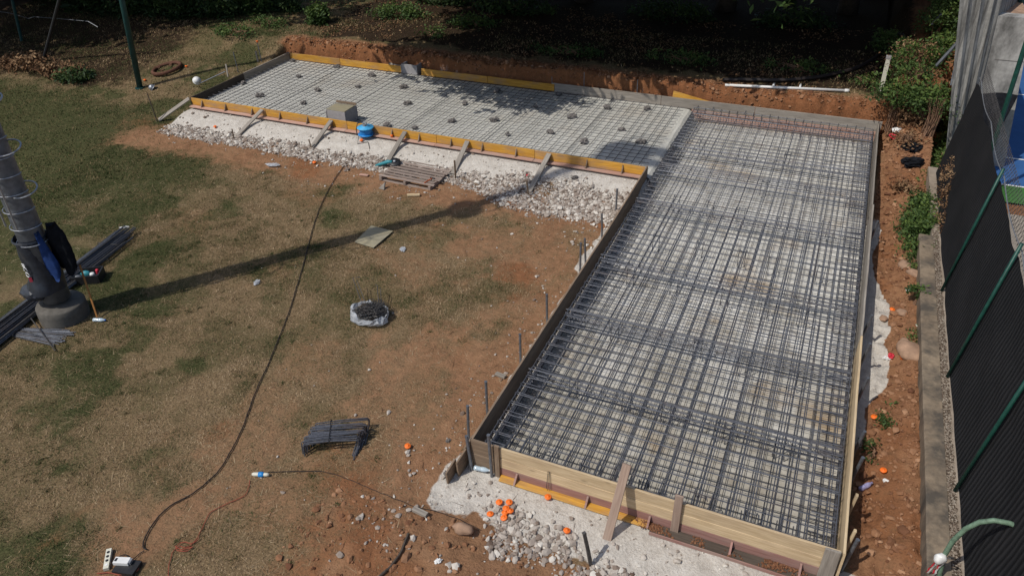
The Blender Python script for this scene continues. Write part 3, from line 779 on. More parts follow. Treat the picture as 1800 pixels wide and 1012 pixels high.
# diagonal props of raised slab
pr = [((333, 175), (280, 213), 'grey_wood', 'first prop plank at the far left corner of the yellow boards'), ((463, 194), (417, 241), 'grey_wood', 'second prop plank from the left on the yellow boards'),
      ((585, 212), (549, 260), 'grey_wood', 'prop plank in front of the concrete box'), ((713, 233), (683, 284), 'grey_wood', 'prop plank touching the top corner of the pallet'),
      ((820, 252), (796, 308), 'grey_wood', 'prop plank right of the pallet'), ((963, 275), (930, 340), 'grey_wood', 'last prop plank over the rubble nearest the deep slab')]
for (a, b, m, l) in pr:
    A = at(a[0], a[1], .50); A.y = LY0 - .05; A = Vector((A.x, LY0 - .06, .50)); B = ground(b[0], b[1], .03)
    A = A + (A - B).normalized() * .02
    tboard(l, B, A + Vector((0, 0, .02)), (1, 0, 0), .115, .035, m, 'prop_plank', 'prop', 'prop planks of the yellow formwork')
def stake(label, base, top, r, m='pipe_steel', name='steel_stake', n=8, cat='stake', group='stakes'):
    base = Vector(base); top = Vector(top); root = MB()
    root.tube([base - Vector((0, 0, .06)), base.lerp(top, .5), top], r, n)
    if r > .015:
        d = (top - base).normalized(); root.tube([top, top + d * .012], r * 1.12, n)
    return tag(root.build(name, MT[m]), label, cat, group)
def stake_px(label, b, t, r, m='pipe_steel', lean=None, **k):
    B = ground(*b); T = aty(t[0], t[1], B.y + (lean or 0)); return stake(label, B, T, r, m, **k)
stake_px('thin dark stake at the foot of the first prop plank', (277, 215), (259, 165), .014, 'dark_wood')
for (b, t, l) in (((411, 245), (408, 228), 'second'), ((548, 262), (543, 246), 'third'), ((801, 315), (799, 283), 'fifth'), ((929, 345), (926, 318), 'last')):
    stake_px('short dark wooden stake at the foot of the %s prop plank' % l, b, t, .022, 'brown_wood', n=4)
for (b, t, l) in (((1030, 455), (1028, 420), 'highest'), ((1083, 361), (1085, 333), 'second highest, in the rubble'), ((1059, 405), (1058, 377), 'third highest'),
                  ((1020, 470), (1021, 428), 'paired with its neighbour'), ((962, 558), (961, 518), 'fourth from the near corner'), ((915, 628), (914, 588), 'third from the near corner'), ((856, 716), (854, 671), 'second from the near corner')):
    B = at(b[0], b[1], .18); T = aty(t[0], t[1], B.y)
    T.x = B.x + (T.x - B.x); stake('grey pipe stake left of the long brown boards, ' + l, (B.x, B.y, th(B.x, B.y)), T, .020)
stake_px('grey steel pipe stake outside the near left corner', (824, 778), (822, 714), .020)
stake('leaning steel pipe against the near left corner boards', (.00, -.09, .02), (-.07, -.05, .60), .022)
stake('tall steel pipe upright before the near left corner boards', (.285, -.085, 0), (.265, -.085, .78), .022)
stake('dark square stake leaning in the soil below the near end wall', ground(1040, 994), at(1027, 937, .50), .026, 'steel_dull', n=4)
rp = [((1486, 985), (1494, 946)), ((1497, 840), (1503, 800)), ((1506, 795), (1512, 762)), ((1512, 700), (1520, 655)), ((1523, 640), (1529, 600)), ((1530, 590), (1536, 543)), ((1538, 420), (1543, 380))]
nm = ['nearest', 'second nearest', 'third nearest', 'fourth nearest', 'fifth nearest', 'sixth nearest', 'farthest']
for (b, t), l in zip(rp, nm):
    B = at(b[0], b[1], .2); X = 4.535; Y = B.y
    stake('grey steel pipe leaning outward on the right side boards, ' + l, (X, Y, .03), (X + .06, Y + .02, .56), .021)
    stp = None
tboard('short pale wooden peg outside the near right corner', (4.52, .28, .10), (4.56, .30, .58), (0, 1, 0), .05, .03, 'new_wood', 'wooden_peg', 'peg', 'wooden pegs')
tboard('pale wooden peg outside the right boards behind the corner peg', (4.52, .82, .10), (4.56, .84, .58), (0, 1, 0), .05, .03, 'new_wood', 'wooden_peg', 'peg', 'wooden pegs')
for (b, t, l) in (((1027, 150), (1027, 127), 'left one'), ((1120, 166), (1121, 140), 'right one'), ((972, 150), (970, 135), 'shortest one in shade')):
    B = aty(b[0], b[1], 13.12); T = aty(t[0], t[1], 13.12); stake('thin steel rod standing behind the grey back board, ' + l, (B.x, 13.12, .1), T, .012)
for (b, t, l) in (((868, 0), (0, 0), ''),)[:0]: pass
B = at(418, 122, .45); T = aty(410, 92, B.y); stake('thin grey rod behind the dark left end board, lower one', (B.x, B.y, .3), T, .014)
B = at(460, 108, .45); T = aty(452, 74, B.y); stake('thin grey rod behind the dark left end board with an orange cap', (B.x, B.y, .3), T, .014)
capB = T.copy()
tboard('short grey peg behind the dark left end board', Vector((B.x - .15, B.y, .3)), Vector((B.x - .15, B.y, .75)), (1, 0, 0), .06, .03, 'grey_wood', 'wooden_peg', 'peg', 'wooden pegs')
A = ground(350, 150, .04); Bq = at(396, 126, .62)
mb = MB(); mb.tube([A, Bq], .016, 6); tag(mb.build('steel_rod', MT['pipe_steel']), 'steel rod lying slanted on grass beside the dark end board', 'rod')
tboard('pale peg at the upper end of the slanted rod', at(401, 135, .5), at(397, 113, .85), (1, 0, 0), .05, .025, 'grey_wood', 'wooden_peg', 'peg', 'wooden pegs')
# yellow offcut behind the grey board
A = aty(1183, 168, 13.12); B = aty(1272, 190, 13.2)
mb = MB(); A0 = aty(1180, 180, 13.12); A1 = aty(1184, 160, 13.16); B0 = aty(1274, 187, 13.16)
v0 = [A0, B0, A1]; mb.add([tuple(q) for q in v0] + [(q.x, q.y + .025, q.z) for q in v0], [(0, 1, 2), (3, 5, 4), (0, 3, 4, 1), (1, 4, 5, 2), (2, 5, 3, 0)])
tag(mb.build('plywood_offcut', MT['yellow']), 'yellow triangular plywood offcut behind the grey back board', 'offcut')

# ------------------------------------------------------------------ concrete boxes
def chamber(label, x0, x1, y0, y1, z0, z1, lid=True):
    root = thing('concrete_chamber', label, 'chamber', ((x0 + x1) / 2, (y0 + y1) / 2, z0))
    t = .045; b = MB()
    o = [(x0, y0), (x1, y0), (x1, y1), (x0, y1)]; i = [(x0 + t, y0 + t), (x1 - t, y0 + t), (x1 - t, y1 - t), (x0 + t, y1 - t)]
    vs_ = [(x, y, z0) for x, y in o] + [(x, y, z1) for x, y in o] + [(x, y, z1) for x, y in i] + [(x, y, z0 + .04) for x, y in i]
    fs = []
    for k in range(4):
        l = (k + 1) % 4; fs += [(k, l, 4 + l, 4 + k), (4 + k, 4 + l, 8 + l, 8 + k), (8 + k, 8 + l, 12 + l, 12 + k)]
    fs.append((12, 13, 14, 15)); b.add(vs_, fs); b.build('wall', MT['precast'], root)
    for (x, y) in o:
        r = MB(); r.box(x - .012, x + .012, y - .012, y + .012, z0, z1 - .02); r.build('corner_rib', MT['precast'], root)
    if lid:
        plank('lid', (x0 + .0, (y0 + y1) / 2 - .02, z1 + .012), (x1 - .0, (y0 + y1) / 2 - .02, z1 + .014), (0, 1, 0), (y1 - y0) * .86, .018, MT['ply'], root)
        plank('batten', (x0 - .02, y1 - .02, z1 + .05), (x1 + .03, y1 - .02, z1 + .045), (0, 0, 1), .06, .025, MT['brown_wood'], root)
    return root
a = at(593, 200, .37); b_ = at(629, 212, ZL)
chamber('square precast concrete box with a plywood lid standing on the mesh', b_.x - .56, b_.x, LY0 + .09, LY0 + .62, ZL, ZL + .40)
a = aty(706, 128, 13.02); b_ = aty(735, 130, 13.02)
chamber('open grey concrete chamber set between the yellow back boards', a.x + .02, b_.x - .02, 13.0, 13.42, ZL, .62, False)
tboard('pale board lying against the back concrete chamber', aty(684, 112, 13.25), aty(706, 116, 13.25), (0, 1, .3), .15, .02, 'grey_wood', 'loose_board', 'board', 'loose boards')

# ------------------------------------------------------------------ cable reel
def reel():
    p = at(634, 243, .36); p = Vector((p.x, LY0 - .17, .36)); z = p.z
    root = thing('cable_reel', 'blue cable reel with a metal handle on the ledge of the yellow boards', 'cable reel', p)
    b = MB(); b.lathe([(.0, z), (.20, z), (.21, z + .015), (.20, z + .03), (.10, z + .035)], (p.x, p.y, 0)); b.build('bottom_flange', MT['blue'], root, True)
    b = MB(); b.lathe([(.15, z + .03), (.165, z + .06), (.155, z + .1), (.168, z + .14), (.15, z + .17)], (p.x, p.y, 0)); b.build('wound_cable', MT['blue'], root, True)
    b = MB(); b.lathe([(.10, z + .165), (.20, z + .17), (.21, z + .185), (.20, z + .2), (.09, z + .205), (.08, z + .23), (.0, z + .235)], (p.x, p.y, 0)); tf = b.build('top_flange', MT['sky_blue'], root, True)
    b = MB(); b.tube([(p.x - .05, p.y, z + .23), (p.x - .05, p.y, z + .30), (p.x, p.y, z + .335), (p.x + .05, p.y, z + .30), (p.x + .05, p.y, z + .23)], .014, 6)
    b.lathe([(0, z + .23), (.05, z + .235), (.04, z + .27), (0, z + .275)], (p.x, p.y - .03, 0), 10); b.build('handle', MT['galv_light'], tf)
    b = MB()
    b.tube([(p.x - .20, p.y - .1, z - .02), (p.x - .225, p.y - .08, z + .12), (p.x - .22, p.y, z + .26), (p.x - .1, p.y + .1, z + .27)], .012, 6)
    b.tube([(p.x + .19, p.y - .08, z - .02), (p.x + .225, p.y - .02, z + .02), (p.x + .235, p.y + .02, z + .14)], .012, 6)
    b.build('frame', MT['black'], root)
    c = MB(); q = ground(650, 262); c.tube([(p.x - .1, p.y - .18, z + .02), (p.x - .05, p.y - .35, z - .12), ((p.x + q.x) / 2, (p.y + q.y) / 2, th((p.x + q.x) / 2, (p.y + q.y) / 2) + .02), (q.x, q.y, q.z + .01)], .008, 5)
    c.build('cable_end', MT['cable'], root)
reel()

# ------------------------------------------------------------------ pallet with tools
def pallet():
    A = at(665, 309, .13); A.z = 0; B = at(757, 328, .13); B.z = 0; D = at(695, 277, .13); D.z = 0
    u = (B - A); W = u.length; u.normalize(); v = Vector((-u.y, u.x, 0)); Lg = min(1.5, (D - A).dot(v))
    root = thing('wooden_pallet', 'grey wooden pallet with worn slats lying before the rubble', 'pallet', A + u * W / 2 + v * Lg / 2)
    z0 = .02
    for k in range(3):
        o = A + u * (.05 + (W - .1) * k / 2)
        plank('stringer', o + Vector((0, 0, z0 + .055)), o + v * Lg + Vector((0, 0, z0 + .055)), (0, 0, 1), .085, .06, MT['pallet'], root)
    for k in range(8):
        d = .05 + (Lg - .1) * k / 7; e = random.uniform(-.03, .03)
        o = A + v * d
        plank('slat', o + u * (-.03 + e) + Vector((0, 0, z0 + .112)), o + u * (W + .03 + e) + v * random.uniform(-.02, .02) + Vector((0, 0, z0 + .112 + random.uniform(0, .006))), v, .068, .024, MT['pallet'], root)
    for k in range(3):
        o = A + v * (.06 + (Lg - .12) * k / 2)
        plank('bottom_slat', o + Vector((0, 0, z0 - .002)), o + u * W + Vector((0, 0, z0 - .002)), v, .1, .02, MT['pallet'], root)
    # grinder lying over the pallet's left corner
    g = A + v * .62 + u * -.02; z = .20
    r2 = thing('angle_grinder', 'teal angle grinder with a black guard lying at the left pallet edge', 'power tool', (g.x, g.y, .15))
    b = MB(); e = g - u * .42 - v * .10
    b.tube([(g.x, g.y, z), (g.x - u.x * .12, g.y - u.y * .12, z - .01), (e.x + .08, e.y + .02, z - .09), (e.x, e.y, z - .12)], [.045, .05, .035, .022], 8); b.build('body', MT['teal'], r2, True)
    b = MB(); b.lathe([(0, -.012), (.125, -.01), (.135, .0), (.125, .012), (.05, .02), (.0, .02)], (g.x + .05, g.y + .03, z), 18, (.15, -.35, .9)); b.build('guard', MT['black'], r2, True)
    b = MB(); b.lathe([(0, .02), (.04, .025), (.035, .05), (0, .055)], (g.x + .05, g.y + .03, z), 12, (.15, -.35, .9)); b.build('gear_head', MT['galv_light'], r2, True)
    b = MB(); b.tube([(e.x, e.y, z - .12), (e.x - .1, e.y + .12, .03), (e.x - .2, e.y + .3, .02), (e.x + .0, e.y + .5, .03)], .007, 5); b.build('power_cord', MT['cable'], r2)
    c = A + u * (W - .17) + v * .18
    r3 = thing('claw_hammer', 'small hammer with orange grip on the right pallet corner', 'hammer', (c.x, c.y, .14))
    b = MB(); b.tube([(c.x - .03, c.y - .12, .158), (c.x + .02, c.y + .14, .158)], .014, 6); b.build('handle', plain('hammer_grip', (.45, .10, .03), .5), r3)
    b = MB(); b.obox((c.x + .025, c.y + .15, .162), (.06, -.012, 0), (.003, .016, 0), (0, 0, .014)); b.build('head', MT['steel_dull'], r3)
pallet()
# pieces lying about
def flat_piece(name, label, cat, px, py, L, w, h, ang, m, group=None):
    p = ground(px, py); d = Vector((math.cos(ang), math.sin(ang), 0))
    o = plank(name, p - d * L / 2 + Vector((0, 0, h / 2 + .012)), p + d * L / 2 + Vector((0, 0, h / 2 + .014)), (-d.y, d.x, 0), w, h, MT[m])
    return tag(o, label, cat, group)
flat_piece('wood_offcut', 'small pale block of wood below the pallet', 'offcut', 727, 345, .28, .06, .04, .4, 'new_wood', 'wood offcuts')
flat_piece('wood_offcut', 'pinkish thin offcut left of the grinder', 'offcut', 640, 309, .22, .08, .02, .1, 'pink_ledge', 'wood offcuts')
flat_piece('wood_offcut', 'whitish offcut on the soil at the lower middle', 'offcut', 739, 903, .21, .065, .05, -.1, 'grey_wood', 'wood offcuts')
flat_piece('wood_offcut', 'grey offcut beside the long brown boards', 'offcut', 880, 662, .17, .07, .04, -.15, 'grey_wood', 'wood offcuts')
flat_piece('wood_offcut', 'brown stick at the edge of the rubble right of the pallet', 'offcut', 825, 321, .62, .05, .03, -.35, 'brown_wood', 'wood offcuts')
flat_piece('wood_offcut', 'short board leaning by the fifth prop foot', 'offcut', 792, 305, .3, .12, .02, 1.0, 'grey_wood', 'wood offcuts')
# wooden wedge below the pallet
p = ground(672, 333); mb = MB(); v0 = [(p.x - .1, p.y, p.z + .01), (p.x + .06, p.y - .03, p.z + .01), (p.x + .05, p.y + .06, p.z + .16)]
mb.add(v0 + [(q[0] + .01, q[1] + .03, q[2]) for q in v0], [(0, 1, 2), (3, 5, 4), (0, 3, 4, 1), (1, 4, 5, 2), (2, 5, 3, 0)])
tag(mb.build('wood_wedge', MT['grey_wood']), 'pale triangular wedge standing below the pallet', 'wedge')
# plywood sheet on the lawn
A, B, C_, D = [ground(*q, .025) for q in ((624, 428), (653, 399), (691, 409), (657, 438))]
mb = MB(); q = [A, D, C_, B]; mb.add([tuple(v) for v in q] + [(v.x, v.y, v.z + .014) for v in q], [(3, 2, 1, 0), (4, 5, 6, 7), (0, 1, 5, 4), (1, 2, 6, 5), (2, 3, 7, 6), (3, 0, 4, 7)])
tag(mb.build('plywood_sheet', MT['ply']), 'square weathered plywood sheet lying across the mast shadow', 'plywood')

# ------------------------------------------------------------------ bent bar bundle
def bent_bundle():
    p = ground(592, 795); root = thing('bent_bar_bundle', 'tied bundle of bent steel bars lying on the lawn in lower middle', 'rebar bundle', p)
    A = at(532, 800, .0); B = at(625, 790, .0)
    u = (B - A); u.z = 0; L = .74; u.normalize(); v = Vector((-u.y, u.x, 0))
    base = A + u * .02
    for i in range(24):
        o = base + v * (i * .016) + u * (i * .006 + random.uniform(-.045, .045)); h = .20 + random.uniform(-.01, .02); q = random.uniform(-.05, .05)
        pts = [o - v * .04 + Vector((0, 0, .02)), o + Vector((0, 0, h - .02)), o + u * .02 + Vector((0, 0, h)), o + u * (L * .5) + v * q * .5 + Vector((0, 0, h + .012)), o + u * (L - .02) + v * q + Vector((0, 0, h)), o + u * L + v * q + Vector((0, 0, h - .03)), o + u * (L - .02) + v * q + Vector((0, 0, .06)), o + u * (L - .09 + random.uniform(-.03, .03)) + v * (q - .17) + Vector((0, 0, .015))]
        b = MB(); b.tube(pts, .0085, 5); b.build('bent_bar', MT['steel'], root)
    b = MB(); m = base + u * L * .5
    b.tube([m - v * .03 + Vector((0, 0, .2)), m - v * .02 + Vector((0, 0, .235)), m + v * .4 + Vector((0, 0, .24)), m + v * .42 + Vector((0, 0, .19))], .006, 4); b.build('tie_wire', MT['black'], root)
bent_bundle()

# ------------------------------------------------------------------ bag of stirrups
def bag():
    p = ground(652, 562); root = thing('plastic_bag', 'crumpled clear plastic bag holding black stirrups on the lawn', 'bag', p)
    b = MB(); n = 28; prof = [(.05, .01), (.18, .0), (.27, .03), (.30, .07), (.30, .11), (.28, .15), (.265, .15), (.25, .11)]
    vs_ = []; fs = []
    for i, (r, z) in enumerate(prof):
        for k in range(n):
            t = 2 * math.pi * k / n; j = 1 + .16 * (random.random() - .5) + .08 * math.sin(3 * t + i)
            vs_.append((p.x + r * j * math.cos(t) * 1.12, p.y + r * j * math.sin(t) * .95, p.z + .02 + z * (1 + .35 * (random.random() - .5)) + (.05 if math.cos(t) < -.4 and i > 3 else 0)))
    for i in range(len(prof) - 1):
        for k in range(n): fs.append((i * n + k, i * n + (k + 1) % n, (i + 1) * n + (k + 1) % n, (i + 1) * n + k))
    b.add(vs_, fs); b.build('film', MT['film'], root)
    r2 = thing('stirrup_pile', 'pile of small black steel stirrups inside the clear bag', 'stirrups', (p.x, p.y, p.z + .05))
    for k in range(96):
        b = MB(); a0 = random.uniform(0, 6.28); q0 = random.random() ** .5; c = Vector((p.x + .02 + .24 * q0 * math.cos(a0), p.y + .04 + .18 * q0 * math.sin(a0), p.z + .10 + random.uniform(.02, .20) * (1.15 - q0 * .6)))
        a = random.uniform(-.6, .6) + 1.4; u = Vector((math.cos(a), math.sin(a), random.uniform(-.3, .3))) * .10; w = Vector((-math.sin(a), math.cos(a), random.uniform(-.4, .4))) * .045
        b.tube([c - u - w, c - u + w, c + u + w, c + u - w, c - u - w], .0065, 4); b.build('stirrup', MT['steel_dull'], r2)
    r3 = thing('bent_rod', 'thin bent rod sticking out of the clear bag on the left', 'rod', (p.x - .1, p.y, p.z), 'rods sticking out of the bag')
    b = MB(); q1 = at(620, 488, .32); q2 = at(633, 487, .34); b.tube([(p.x - .14, p.y + .05, p.z + .12), q1, q2], .007, 5); b.tube([(p.x - .09, p.y + .09, p.z + .12), at(627, 492, .30)], .006, 5); b.build('rod', MT['steel_dull'], r3)
    r3 = thing('bent_rod', 'thin bent rod sticking out of the clear bag on the right', 'rod', (p.x + .1, p.y, p.z), 'rods sticking out of the bag')
    b = MB(); b.tube([(p.x + .18, p.y + .02, p.z + .14), at(663, 502, .28), at(660, 500, .24)], .007, 5); b.tube([(p.x + .2, p.y + .05, p.z + .14), at(669, 506, .26)], .006, 5); b.build('rod', MT['steel_dull'], r3)
bag()

# ------------------------------------------------------------------ cables and small electric things
def cable(name, label, pts, r, m, dz=0.01, wig=.0, cat='cable'):
    P = [ground(*q) for q in pts]; out = []
    for i in range(len(P) - 1):
        p0 = P[max(0, i - 1)]; p1 = P[i]; p2 = P[i + 1]; p3 = P[min(len(P) - 1, i + 2)]; n = max(3, int((p2 - p1).length / .07))
        for k in range(n):
            t = k / n
            q = .5 * ((2 * p1) + (p2 - p0) * t + (2 * p0 - 5 * p1 + 4 * p2 - p3) * t * t + (3 * p1 - p0 - 3 * p2 + p3) * t ** 3)
            q.x += random.uniform(-wig, wig); q.y += random.uniform(-wig, wig)
            q.z = th(q.x, q.y) + r + dz; out.append(q)
    b = MB(); b.tube(out, r, 6); return tag(b.build(name, MT[m]), label, cat)
cable('power_cable', 'long black cable winding down the lawn from the pallet', [(627, 278), (606, 292), (585, 322), (562, 368), (543, 430), (527, 490), (506, 556), (480, 622), (450, 690), (424, 760), (400, 805), (382, 832), (340, 868), (300, 890), (272, 918), (256, 946), (252, 962), (262, 969)], .0088, 'cable', .012, .004)
cable('red_cable', 'thin red cable running from the blue connector to the bottom edge', [(440, 845), (437, 860), (428, 873), (405, 884), (385, 893), (368, 905), (357, 928), (345, 950), (330, 962), (312, 962), (302, 978), (297, 1000), (299, 1030)], .0055, 'red_cable', .012, .006)
cable('thin_cable', 'thin black cable running right from the blue connector', [(472, 831), (520, 829), (575, 831), (620, 846), (670, 868), (720, 888), (790, 908), (850, 935)], .005, 'cable', .012, .003)
cable('dark_hose', 'dark hose curving out of the bottom edge beside the soil', [(718, 940), (712, 955), (702, 978), (685, 1000), (664, 1018), (650, 1035)], .016, 'dark_wood', .012)
cable('red_cable_loop', 'tangled red cable loop near the bottom edge', [(350, 948), (338, 958), (320, 955), (310, 965), (325, 972), (340, 962), (318, 968), (307, 960)], .006, 'red_cable', .022, .01)
def connector():
    p = ground(457, 836, .03); root = thing('plug_connector', 'blue and white plug connector lying on the lawn', 'plug', p)
    u = Vector((math.cos(.35), math.sin(.35), 0))
    b = MB(); b.lathe([(0, -.10), (.018, -.10), (.028, -.07), (.028, -.01)], p + Vector((0, 0, .0)), 10, u); b.build('socket_end', MT['offwhite'], root, True)
    b = MB(); b.lathe([(.028, -.012), (.036, -.01), (.036, .05), (.028, .06)], p, 10, u); b.build('shell', MT['blue'], root, True)
    b = MB(); b.lathe([(.026, .058), (.026, .10), (.018, .13), (0, .13)], p, 10, u); b.build('plug_end', MT['offwhite'], root, True)
connector()
def electrics():
    A = ground(188, 1003, .03); B = ground(194, 968, .03)
    root = thing('power_strip', 'cream multi-socket power strip standing upright in the picture at bottom left', 'power strip', (A + B) / 2)
    u = (B - A); L = u.length; u.normalize(); v = Vector((-u.y, u.x, 0)).normalized()
    b = MB(); b.obox((A + B) / 2 + Vector((0, 0, .0)), u * L / 2, v * .030, Vector((0, 0, .022))); b.build('housing', MT['offwhite'], root)
    for k in range(4):
        b = MB(); b.lathe([(.0, .0225), (.018, .0225), (.018, .0245), (0, .0245)], A + u * L * (.18 + .21 * k), 10); b.build('socket', MT['black'] if k else MT['white'], root)
    p = ground(222, 999, .06)
    root = thing('charger_case', 'dark open case under the white charger box', 'case', p)
    b = MB(); b.obox(p + Vector((.03, 0, -.02)), (.13, .03, 0), (-.02, .09, 0), (0, 0, .025)); b.build('case', MT['black'], root)
    root = thing('charger_box', 'white rectangular charger box beside the power strip', 'charger', p + Vector((0, 0, .01)))
    b = MB(); b.obox(p + Vector((-.05, .02, .03)), (.085, .03, 0), (-.015, .04, 0), (0, 0, .022)); b.build('body', MT['white'], root)
    b = MB(); b.obox(p + Vector((-.115, .0, .054)), (.012, .003, 0), (-.006, .02, 0), (0, 0, .003)); b.build('display', MT['black'], root)
    b = MB(); b.obox(p + Vector((.03, .05, .03)), (.03, .01, 0), (-.01, .03, 0), (0, 0, .02)); b.build('terminal_block', MT['galv_light'], root)
electrics()
cable('red_cable_tail', 'short red cable curling round the charger case', [(228, 985), (240, 988), (245, 1000), (238, 1008), (225, 1010), (210, 1012), (190, 1008), (165, 1010)], .007, 'red_cable', .02)
cable('black_cable_tail', 'short black cable coiled above the charger box', [(205, 990), (210, 980), (222, 976), (232, 985), (245, 975), (258, 968)], .006, 'cable', .015)

# ------------------------------------------------------------------ orange caps
def cap(label, p):
    root = MB(); r = .045
    root.lathe([(0, .045), (.016, .045), (.018, .036), (.020, .034), (r * .8, .038), (r, .030), (r, .024), (.026, .02), (.024, .0), (.020, -.02), (.0, -.02)], p, 16, (random.uniform(-.25, .25), random.uniform(-.25, .25), 1))
    return tag(root.build('orange_cap', MT['orange'], None, True), label, 'bar cap', 'orange plastic bar caps')
caps = [((862, 907), 'lying apart on the left of the cluster below the near wall'), ((878, 886), 'upper left of the cluster below the near wall'), ((895, 886), 'topmost of the cluster below the near wall'),
        ((890, 897), 'touching the topmost cap from below'), ((897, 902), 'at the right rim of the cluster below the near wall'), ((887, 913), 'lowest of the cluster below the near wall'), ((888, 905), 'in the core of the cluster below the near wall'),
        ((963, 877), 'alone on the white strip below the near wall'), ((996, 936), 'alone on the rubble below the near wall'), ((1552, 830), 'on red soil beside the white lump near the low wall'),
        ((1536, 736), 'at the end of the white strip on the right'), ((1567, 547), 'in the red soil strip halfway up the right side'), ((1585, 631), 'beside the crumpled wrapper on the right'), ((717, 787), 'alone on the lawn right of the bent bars'),
        ((636, 249), 'at the foot of the blue cable reel'), ((553, 288), 'on the soil left of the pallet'), ((379, 225), 'before the left end of the rubble'), ((255, 143), 'beside the foot of the green pole'), ((328, 119), 'right of the rusty ring')]
for (q, l) in caps: cap('orange bar cap ' + l, ground(*q, .02))
cap('orange plastic bar cap on top of the grey rod at the far left end', capB)
cap('orange plastic bar cap resting on the ledge right of the cable reel', Vector((at(695, 236, .37).x, LY0 - .10, .375)))

# ------------------------------------------------------------------ bottles, wrappers
def bottle(label, px, py, ang, m='bottle', cm='blue_cap', dz=.0):
    p = ground(px, py, .035 + dz); u = Vector((math.cos(ang), math.sin(ang), 0)); root = thing('plastic_bottle', label, 'bottle', p, 'plastic bottles')
    b = MB(); b.lathe([(0, -.11), (.028, -.11), (.034, -.10), (.033, -.06), (.030, -.05), (.033, -.04), (.030, -.03), (.034, 0), (.034, .04), (.018, .085), (.014, .09), (.014, .105)], p, 12, u); b.build('body', MT[m], root, True)
    b = MB(); b.lathe([(.016, .095), (.016, .115), (0, .115)], p, 10, u); b.build('cap', MT[cm], root, True)
bottle('clear water bottle lying under the near left corner boards', 848, 830, .15, 'bottle', 'white', .03)
bottle('crushed clear water bottle lying beside the mast foot', 176, 565, .35)
bottle('violet tinted bottle lying on red soil near the right boards', 1521, 857, .9, 'bottle_violet', 'bottle_violet')
def wrap(name, label, px, py, r, m, sq=(1, .8, .5), cat='litter', dz=.0):
    p = ground(px, py, r * .35 + dz); return tag(rock(name, p, r * .8, MT[m], sq, random.random() * 3, None, .7), label, cat)
wrap('white_lump', 'white lump beside the orange cap on red soil', 1557, 847, .05, 'white', cat='lump')
wrap('crumpled_wrapper', 'crumpled red and white wrapper in the right soil strip', 1566, 627, .07, 'tape_red')
wrap('crumpled_bag', 'crumpled white bag touching the red wrapper', 1558, 631, .07, 'white')
wrap('white_rag', 'white rag in soil at the foot of the low wall', 1596, 511, .05, 'white')
wrap('paper_scrap', 'white paper scrap by the low wall end', 1616, 493, .045, 'white')
wrap('paper_scrap', 'pale scrap on soil below the small weed', 1614, 575, .05, 'offwhite', (1.6, .5, .3))
wrap('rag', 'white and red rag on the soil bank at far right corner', 1578, 232, .13, 'white')
wrap('rag', 'dark red rag hanging below the white rag at far right corner', 1570, 243, .12, 'tape_red')
wrap('tissue_scrap', 'white scrap on the turned soil at the bottom', 770, 987, .05, 'white')
wrap('plastic_scrap', 'thin pale plastic scrap on the lawn near the rubble', 480, 293, .15, 'film', (1.3, .6, .2))
wrap('plastic_scrap', 'crumpled clear scrap on the lawn right of the plywood sheet', 708, 440, .08, 'film', (1.2, .8, .3))
wrap('plastic_scrap', 'small clear scrap on the lawn under the mast shadow', 452, 498, .08, 'film', (1.2, .7, .4))
wrap('dark_lump', 'dark lump on the rubble close to the yellow panel end', 1010, 314, .09, 'spacer', cat='lump')
wrap('red_can', 'small red can lying in the gravel left of last prop', 928, 309, .05, 'tape_red', cat='can')
wrap('black_stone', 'dark stone at the rim of the white spill, lower one', 785, 832, .05, 'spacer', cat='stone')
wrap('black_stone', 'dark stone at the rim of the white spill, upper one', 788, 775, .045, 'spacer', cat='stone')
tag(rock('boulder', ground(815, 934, .05), .105, MT['rock'], (1.2, .8, .65), 0), 'large rounded tan boulder on the turned soil', 'boulder')
for (px, py, r, l) in ((1600, 620, .23, 'biggest tan boulder against the low wall'), (1592, 470, .16, 'long tan boulder at the foot of the low wall end'), (1606, 482, .13, 'tan boulder below the long one by the low wall'), (1553, 560, .08, 'small brown boulder beside the white strip'),
                       (1590, 601, .09, 'small brown boulder above the wrapper'), (1585, 550, .10, 'brown boulder below the scraps')):
    tag(rock('boulder', ground(px, py, r * .15), r, MT['rock'] if r > .1 else MT['stone_soil'] if False else MT['rock'], (.8, 1, .5), random.random()), l, 'boulder', 'boulders in the right soil strip')

